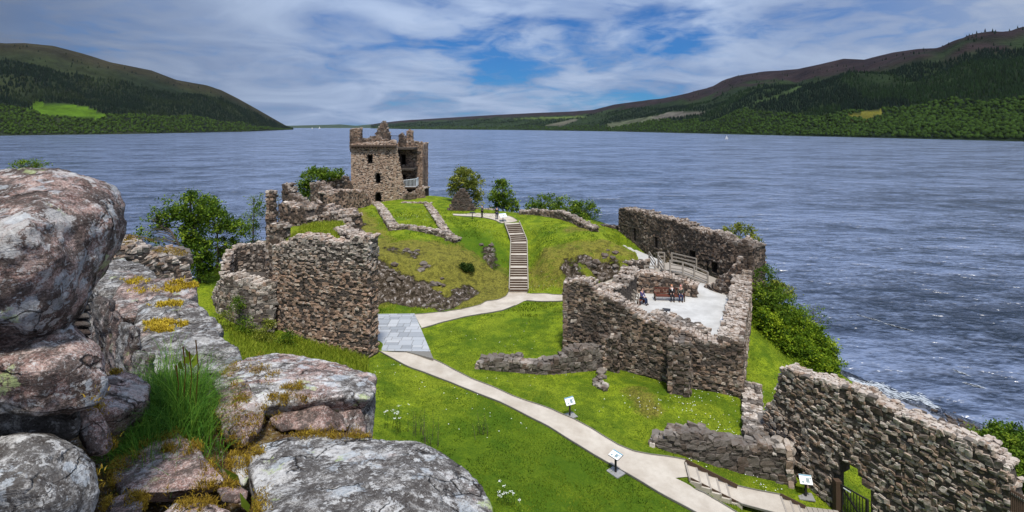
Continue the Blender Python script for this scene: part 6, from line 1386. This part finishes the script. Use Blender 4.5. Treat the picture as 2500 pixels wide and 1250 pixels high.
# ------------------------------------------------------------------ foreground: the wall the camera looks over
FW = empty('near_wall', (-1.5, 2.2, 27.0), 'lichen-covered boulders of the broken wall head closest to the camera', 'wall')
_tex = {}
def tex(kind, size, depth=4):
    k = (kind, size)
    if k not in _tex:
        t = bpy.data.textures.new('relief', kind); t.noise_scale = size
        if kind == 'CLOUDS': t.noise_depth = depth
        _tex[k] = t
    return _tex[k]
STONES = []
def hull(pts, thick=.25, vox=.012, smooth=6, amp=.03, color=(.5, .5, .3, .3), label=None, extra=(), back=.08, name='stone', mat='boulder', amp2=None, size=.22, parent=None, low=1.0):
    bm = bmesh.new()
    P = [W(*p) for p in pts]
    mid = sum(P, Vector()) / len(P)
    for p in P:
        k = 1 + back / p.y; q = Vector((p.x * k, p.y * k, CZ + (p.z - CZ) * (k if thick < .01 else 1) - thick)); m_ = Vector((mid.x * k, q.y, CZ + (mid.z - CZ) * k)); q = q.lerp(m_, .10); q.y = p.y * k
        bm.verts.new(p); bm.verts.new(q)
    for e in extra: bm.verts.new(W(*e))
    r = bmesh.ops.convex_hull(bm, input=bm.verts[:]); bmesh.ops.delete(bm, geom=[v for v in bm.verts if not v.link_faces], context='VERTS')
    me = bpy.data.meshes.new(name); bm.to_mesh(me); bm.free(); o = bpy.data.objects.new(name, me)
    m = o.modifiers.new('r', 'REMESH'); m.mode = 'VOXEL'; m.voxel_size = vox
    m = o.modifiers.new('s', 'SMOOTH'); m.factor = .5; m.iterations = smooth
    for kind, sz, am in (('CLOUDS', size, amp), ('CLOUDS', size * .32, amp * .45), ('CLOUDS', size * .1, (amp2 or amp * .22))):
        m = o.modifiers.new('d', 'DISPLACE'); m.texture = tex(kind, sz); m.strength = am * 2; m.mid_level = .5; m.texture_coords = 'LOCAL'
    nm = bake(o); nm.name = name
    nm.materials.clear(); nm.materials.append(M[mat])
    nm.polygons.foreach_set('use_smooth', np.ones(len(nm.polygons), bool))
    ob = mobj(name, nm, parent or FW, color=color)
    if label: ob['label'] = label
    STONES.append(ob); return ob
# A huge leaning boulder, top left
hull([(-140,425,1.75),(0,412,1.72),(60,410,1.72),(150,411,1.72),(222,430,1.72),(272,462,1.72),(300,505,1.72),(308,560,1.72),(292,602,1.70),(262,650,1.66),(215,705,1.55),(178,765,1.48),(172,800,1.45),(120,832,1.42),(60,852,1.40),(0,862,1.40),(-140,870,1.4),
      (-140,600,1.22),(60,560,1.25),(120,640,1.28),(150,720,1.33),(80,790,1.30),(-140,780,1.22),(230,520,1.50),(250,580,1.52)], thick=.0, vox=.013, smooth=6, amp=.030, back=.35, color=(.45, .75, .85, .35), label='huge pink and grey boulder leaning in from the left')
hull([(-140,810,1.42),(40,845,1.40),(120,820,1.42),(160,778,1.46),(178,815,1.44),(205,828,1.42),(245,868,1.40),(264,930,1.38),(240,985,1.36),(200,1002,1.34),(100,1012,1.30),(0,985,1.28),(-140,1010,1.25),(60,900,1.27),(150,900,1.30),(-140,880,1.25)], thick=.0, back=.3, vox=.010, smooth=8, amp=.02, color=(.6, .9, .45, .2), label='pale lichened stone below the huge boulder')
hull([(-140,985,1.34),(60,985,1.36),(190,985,1.42),(200,1060,1.42),(120,1095,1.40),(-140,1110,1.34)], thick=.0, back=.25, vox=.012, smooth=6, amp=.02, color=(.4, .6, .1, .7), label='grey stone wedged between two larger ones')
hull([(-140,1085,1.22),(0,1062,1.24),(60,1056,1.26),(125,1058,1.27),(185,1090,1.27),(228,1140,1.26),(242,1200,1.25),(225,1260,1.22),(150,1340,1.18),(-140,1400,1.1),(60,1180,1.12),(-140,1200,1.08),(140,1220,1.14)], thick=.0, back=.25, vox=.010, smooth=12, amp=.016, color=(.5, .9, .0, .4), label='round grey-white boulder in the bottom left corner')
hull([(190,1000,1.50),(235,995,1.52),(262,1035,1.52),(276,1085,1.50),(262,1105,1.48),(225,1110,1.46),(195,1060,1.46)], thick=.06, vox=.008, smooth=5, amp=.012, color=(.6, .25, 1.0, .0), label='small orange-pink stone beside the round boulder')
hull([(228,960,2.05),(262,912,2.25),(300,905,2.3),(335,918,2.3),(368,940,2.25),(352,985,2.1),(300,1005,2.0),(245,1015,1.95)], thick=.2, vox=.010, smooth=7, amp=.022, color=(.5, .4, .8, .2), label='pink stone with yellow moss behind the grass tuft')
# coping stones running away from the camera
hull([(222,700,4.9),(262,640,5.6),(300,628,5.8),(345,638,5.7),(372,668,5.4),(402,682,5.2),(300,712,4.8),(245,728,4.7)], thick=.30, vox=.024, smooth=6, amp=.05, size=.4, color=(.3, .5, .05, .5), label='farthest grey coping stone of the near wall')
hull([(268,735,4.5),(300,690,4.9),(385,678,5.0),(478,688,5.0),(486,716,4.75),(405,740,4.5),(330,772,4.2),(290,775,4.2)], thick=.30, vox=.022, smooth=5, amp=.045, size=.4, color=(.5, .5, .6, .3), label='pink coping stone with a yellow moss cushion')
hull([(322,800,3.75),(330,752,4.15),(382,716,4.4),(480,736,4.3),(520,772,4.0),(545,805,3.7),(450,800,3.75),(345,832,3.5)], thick=.26, vox=.018, smooth=5, amp=.035, size=.32, color=(.4, .6, .1, .4), label='grey coping stone in the middle of the receding row')
hull([(332,862,3.1),(345,826,3.45),(440,795,3.65),(522,800,3.65),(572,842,3.35),(604,888,3.05),(560,908,2.95),(470,905,2.95),(350,908,2.90)], thick=.30, vox=.016, smooth=5, amp=.03, size=.3, color=(.4, .45, .0, .5), label='flat grey coping stone just behind the grass tuft')
# inner face of the wall below the coping: upright weathered slabs
for i, (x0, x1, y0, y1, dd, c) in enumerate([(208,238,700,905,4.6,(.3,.8,.2,.4)), (236,272,725,915,4.2,(.2,.3,.4,.8)), (270,300,760,925,3.8,(.3,.3,.7,.5)), (298,336,790,935,3.4,(.3,.5,.3,.6)), (332,372,860,960,2.95,(.4,.4,.2,.6))]):
    hull([(x0,y0,dd),(x1,y0+10,dd-.25),(x1,y1,dd-.30),(x0,y1,dd-.05),(x0-8,(y0+y1)/2,dd+.0)], thick=.0, back=.5, vox=.018, smooth=4, amp=.05, size=.25, color=c, label='upright weathered slab in the shaded side of the near wall')
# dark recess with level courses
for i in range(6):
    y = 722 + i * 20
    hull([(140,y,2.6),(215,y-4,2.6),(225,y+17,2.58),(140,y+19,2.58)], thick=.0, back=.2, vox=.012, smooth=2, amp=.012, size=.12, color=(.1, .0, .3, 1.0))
# flat-topped slab at the right
hull([(516,938,2.45),(560,893,2.75),(605,866,2.95),(660,860,2.98),(720,864,2.96),(830,886,2.86),(922,912,2.72),(920,955,2.50),(905,975,2.42),(830,965,2.36),(740,962,2.34),(640,985,2.28),(590,1000,2.25),(545,975,2.3)], thick=.13, vox=.012, smooth=5, amp=.020, size=.24, color=(.85, .85, .35, .05), label='broad flat-topped slab with yellow moss on its near edge')
hull([(540,960,2.32),(600,935,2.4),(655,985,2.28),(640,1040,2.2),(600,1085,2.1),(560,1075,2.12),(525,1010,2.2)], thick=.15, vox=.012, smooth=6, amp=.03, size=.2, color=(.6, .45, .7, .2), label='mossy shoulder stone under the left end of the flat slab')
hull([(655,1022,2.30),(700,1010,2.32),(745,1000,2.34),(768,988,2.35),(800,990,2.35),(838,1016,2.33),(850,1052,2.28),(760,1052,2.24),(690,1050,2.24)], thick=.06, vox=.008, smooth=4, amp=.014, size=.12, color=(.35, .05, 1.0, .25), label='dark red stone in the recess below the flat slab')
hull([(826,1005,2.38),(880,998,2.40),(896,1030,2.38),(894,1062,2.32),(850,1060,2.30)], thick=.06, vox=.008, smooth=4, amp=.012, size=.12, color=(.5, .5, .3, .4), label='small grey stone beside the dark red one')
hull([(872,968,2.50),(916,958,2.56),(914,1020,2.52),(908,1075,2.44),(893,1075,2.42),(896,1010,2.46)], thick=.06, vox=.010, smooth=3, amp=.016, size=.15, color=(.5, .5, .1, .5), label='thin upright stone carrying the right end of the flat slab')
# biggest boulder, bottom centre
hull([(602,1118,1.86),(625,1082,1.95),(690,1064,2.0),(760,1060,2.02),(900,1074,1.98),(1010,1077,1.95),(1095,1112,1.86),(1160,1168,1.76),(1200,1222,1.66),(1228,1290,1.55),(1240,1420,1.35),(900,1480,1.15),(690,1400,1.22),(640,1250,1.48),(610,1180,1.66),(700,1130,1.74),(850,1150,1.68),(1000,1170,1.64)], thick=.36, vox=.010, smooth=9, amp=.018, size=.25, color=(.45, .95, .05, .5), label='largest rounded boulder crusted with white and green lichen')
# stones bedded in the earth of the wall head
hull([(272,1140,1.88),(330,1095,1.98),(400,1062,2.06),(432,1052,2.08),(458,1072,2.04),(510,1125,1.92),(549,1172,1.80),(520,1188,1.76),(400,1206,1.74),(305,1206,1.74),(274,1172,1.80)], thick=.09, vox=.008, smooth=4, amp=.012, size=.15, color=(.85, .35, .75, .0), label='flat pinkish stone bedded in moss, kite-shaped')
hull([(258,1222,1.62),(300,1206,1.66),(350,1218,1.64),(345,1262,1.56),(270,1280,1.54)], thick=.08, vox=.008, smooth=4, amp=.012, size=.12, color=(.5, .3, .7, .2), label='small brown-pink stone at the bottom, left')
hull([(385,1262,1.56),(430,1226,1.62),(500,1222,1.62),(560,1250,1.57),(600,1300,1.48),(400,1330,1.45)], thick=.08, vox=.008, smooth=4, amp=.012, size=.12, color=(.9, .7, .35, .0), label='pale stone at the bottom edge with brown moss')
hull([(528,1196,1.70),(565,1186,1.73),(606,1200,1.70),(600,1222,1.66),(545,1226,1.65)], thick=.05, vox=.006, smooth=4, amp=.008, size=.1, color=(.5, .2, .9, .1), label='small pink stone next to the biggest boulder')
hull([(560,1110,1.95),(600,1112,1.95),(612,1160,1.84),(596,1190,1.78),(570,1160,1.85)], thick=.06, vox=.008, smooth=3, amp=.014, size=.1, color=(.7, .9, .2, .2), label='narrow pale stone in the crevice left of the biggest boulder')
# earth and grit between the stones
def bed():
    nx_, ny_ = 90, 110; V = []; Cc = []
    for j in range(ny_):
        y = 1.1 + 2.3 * j / (ny_ - 1)
        for i in range(nx_):
            x = -1.9 + 1.45 * i / (nx_ - 1); z = -1.33 + .035 * mnoise.noise(Vector((x * 5, y * 5, 0))) + .02 * mnoise.noise(Vector((x * 16, y * 16, 3))) + .008 * mnoise.noise(Vector((x * 50, y * 50, 3)))
            z += .05 * max(0, min(y, 2.4) - 1.6) - .6 * max(0, y - 2.4) - .25 * max(0, 1.35 - y) + .05 * max(0, -x - 1.2)
            V.append((x, y, CZ + z))
    idx = np.arange(nx_ * ny_).reshape(ny_, nx_); q = np.stack([idx[:-1, :-1], idx[:-1, 1:], idx[1:, 1:], idx[1:, :-1]], -1).reshape(-1, 4); Va = np.array(V); cx_, cy_ = Va[q].mean(1)[:, 0], Va[q].mean(1)[:, 1]
    q = q[(cx_ < -.62 - .12 * np.maximum(0, cy_ - 1.6)) & ((cy_ < 2.5) | (cx_ < -1.35 - .55 * (cy_ - 2.5)))]
    m, t = newmat('earth'); pos = nd(t, 'ShaderNodeNewGeometry').outputs['Position']
    a = noi(t, pos, 9, 6, .7); b = noi(t, pos, 60, 5, .75); c = ramp(t, a, [(.3, (.035, .022, .012)), (.5, (.10, .062, .03)), (.62, (.20, .14, .04)), (.75, (.30, .27, .24))])
    c = mixc(t, ramp(t, b, [(.55, 0.), (.65, 1.)]), c, (.36, .33, .29)); c = mixc(t, ramp(t, b, [(.35, 1.), (.45, 0.)]), c, (.02, .014, .01))
    finish(t, c, 1.0, b, 1.0, .02, .1)
    return mobj('earth_bed', fmesh('earth_bed', V, q, m, True), FW)
BED = bed()
mb = MB(); mb.box((-1.6, 2.1, 20.5), 1.2, 1.5, 15.8); mb.hexa([Vector((a, b, 12.5)) for a, b in ((-1.7, 2.9), (-3.55, 5.35), (-4.1, 5.1), (-2.3, 2.8))][::-1], [Vector((a, b, 28.2)) for a, b in ((-1.7, 2.9), (-3.55, 5.35), (-4.1, 5.1), (-2.3, 2.8))][::-1]); mb.box((-2.2, 1.6, 20.0), .9, 1.6, 15.6); mb.build('wall_body', M['core'], FW)

# moss: thousands of tiny strands on the stones and in the joints
def surf_points():
    allP = []; allN = []
    for o in STONES + [BED]:
        me = o.data; n = len(me.vertices); co = np.empty(n * 3, np.float32); me.vertices.foreach_get('co', co); no = np.empty(n * 3, np.float32); me.vertices.foreach_get('normal', no)
        allP.append(co.reshape(-1, 3)); allN.append(no.reshape(-1, 3))
    return np.concatenate(allP), np.concatenate(allN)
SP, SN = surf_points(); SPX = 1250 + SP[:, 0] / SP[:, 1] * F; SPY = HY + (CZ - SP[:, 2]) / SP[:, 1] * F
def pick(ells, dmin, dmax, n, up_=.1, seed=1, thr=0.0):
    r = np.random.default_rng(seed); out = []
    for cx, cy, rx, ry, wgt in ells:
        q = ((SPX - cx) / rx) ** 2 + ((SPY - cy) / ry) ** 2; nz = vnoise(SPX * 1.0, SPY * 1.6, 16, 71) + vnoise(SPX, SPY, 6, 72) * .6
        k = np.where((q < 1) & (SN[:, 2] > up_) & (SP[:, 1] > dmin) & (SP[:, 1] < dmax) & (nz - (q - .5) * .55 > thr))[0]
        if len(k): out.append(k[r.integers(0, len(k), int(n * wgt))])
    k = np.concatenate(out); P = SP[k] + r.normal(size=(len(k), 3)) * .008; return P
E = [(560,1040,75,75,1.2),(640,1020,70,45,1.0),(700,975,60,14,.5),(600,1090,60,30,1.0),(760,1060,120,14,.7),(560,905,30,50,.4),(640,905,50,40,.4),(710,945,40,12,.4),(330,1075,60,30,.9),(400,1060,50,20,.6),(420,1098,22,14,.25),(300,1110,50,50,.9),(470,1085,60,30,.8),(560,1130,60,60,1.3),(520,1210,60,40,.8),(360,1220,70,30,.8),(460,1245,60,30,.5),(260,1180,30,70,.7),(240,980,30,30,.5),(500,1140,10,50,.15),(590,960,40,40,.6),(860,1065,60,12,.4),(640,1230,24,60,.5),(290,912,30,8,.2)]
P = pick(E, 1.3, 3.1, 2500, -.2, 3, .12)
blades('moss', 'yellow-brown moss filling the joints of the near wall', P, 0.010, .0015, 'moss', 21, .34, 1.3, cat='moss')
E = [(440,700,42,16,1.0),(330,686,40,9,.4),(410,745,50,9,.6),(400,792,60,9,.6),(395,806,60,8,.5),(520,678,30,8,.1),(370,710,60,8,.3)]
P = pick(E, 3.2, 6.0, 2600, .0, 4, -.02)
blades('moss', 'golden moss cushions on the receding coping stones', P, .022, .004, 'moss', 22, .72, 1.0, cat='moss')
# moss and grass on the short wall end behind
n = 2600; q_ = rg.uniform(0, 1, n); tt = rg.uniform(0, 1, n); pxs = 290 + 165 * q_; d_ = 16.65 + 1.15 * q_; pz = CZ - (np.interp(pxs, [285, 330, 372, 412, 459], [600, 606, 618, 624, 634]) - HY) / F * d_ + .05; D2 = d_ + tt * 1.5
P = np.stack([(pxs - 1250) / F * d_ - tt * .75, D2, pz], 1)
P = P[vnoise(P[:, 0], P[:, 1], .45, 82) > .02]; blades('moss', 'ochre moss on the short wall end behind the coping', P, .05, .010, 'moss', 23, .35, .8, cat='moss')
# grass tuft
def tuft():
    r = np.random.default_rng(9); n = 5200; V = []; 
    cx = np.concatenate([r.normal(432, 60, n * 5 // 8), r.normal(345, 34, n - n * 5 // 8)]); cd = np.concatenate([r.normal(2.28, .14, n * 5 // 8), r.normal(2.05, .10, n - n * 5 // 8)])
    x = (cx - 1250) / F * cd; y = cd; z = np.full(n, CZ - 1.27) + .03 * r.normal(size=n) * .5 + .06 * (y - 2.0)
    h = np.where(np.arange(n) < n * 5 // 8, .24, .15) * r.uniform(.35, 1.15, n) * np.exp(-((cx - np.where(np.arange(n) < n * 5 // 8, 440, 345)) / 110) ** 2)
    a = r.uniform(0, 6.283, n); out = r.uniform(.1, 1.25, n); h = h * np.where(r.uniform(0, 1, n) > .93, 1.35, 1.0); w = r.uniform(.0008, .0018, n)
    segs = 6; rows = []
    for k in range(segs + 1):
        t = k / segs; ox = np.cos(a) * out * h * t ** 2.0 * .95; oy = np.sin(a) * out * h * t ** 2.0 * .95; oz = h * (t - .42 * out * t ** 2.4); ww = w * (1 - t) ** .7 + .0001
        px_, py_ = -np.sin(a) * ww, np.cos(a) * ww
        rows.append(np.stack([x + ox - px_, y + oy - py_, z + oz], 1)); rows.append(np.stack([x + ox + px_, y + oy + py_, z + oz], 1))
    V = np.stack(rows, 1).reshape(-1, 3); o = np.arange(n)[:, None] * (2 * segs + 2)
    Fq = np.concatenate([o + np.array([[2*k, 2*k+1, 2*k+3, 2*k+2]]) for k in range(segs)], 0); C = np.zeros((n, 2 * segs + 2, 4)); C[..., 0] = np.clip(r.normal(.42, .22, n), 0, 1)[:, None]
    root = empty('grass_tuft', (-1.45, 2.2, CZ - 1.3), 'long dark green grass tuft rooted in the moss of the near wall', 'grass')
    ob = mobj('blades', fmesh('blades', V, Fq, M['grass'], True, C.reshape(-1, 4)), root); ob['kind'] = 'stuff'
    mb = MB()
    for (px, py, hh) in ((447,1000,.26),(478,990,.27),(462,1000,.24),(430,1010,.2)):
        p = W(px, py, 2.2); mb.tube([p, p + Vector((.01, 0, hh * .6)), p + Vector((.0, 0, hh))], [.0025, .002, .0035], 4)
    mb.build('stalks', M['moss'], root)
    V = []; C = []; rr = random.Random(2)
    for (px, py, dd, L_) in ((455,880,2.25,.05),(475,885,2.25,.05),(440,895,2.24,.05),(462,868,2.26,.045),(572,1165,1.8,.055),(600,1235,1.62,.05),(630,1250,1.6,.05)):
        p = np.array(tuple(W(px, py, dd))); a = np.array([rr.gauss(0, .5), rr.gauss(0, .4), .8]); a = a / np.linalg.norm(a) * L_; b = np.cross(a, [0.2, 1, .1]); b = b / np.linalg.norm(b) * L_ * .32
        V += [p - a * .5, p - b, p + a, p + b]; C += [(.75, 0, 0, 0)] * 4
    mobj('broad_leaves', fmesh('broad_leaves', V, np.arange(len(V)).reshape(-1, 4), M['leaf'], False, C), root)
tuft()

bpy.data.scenes.remove(TMP)
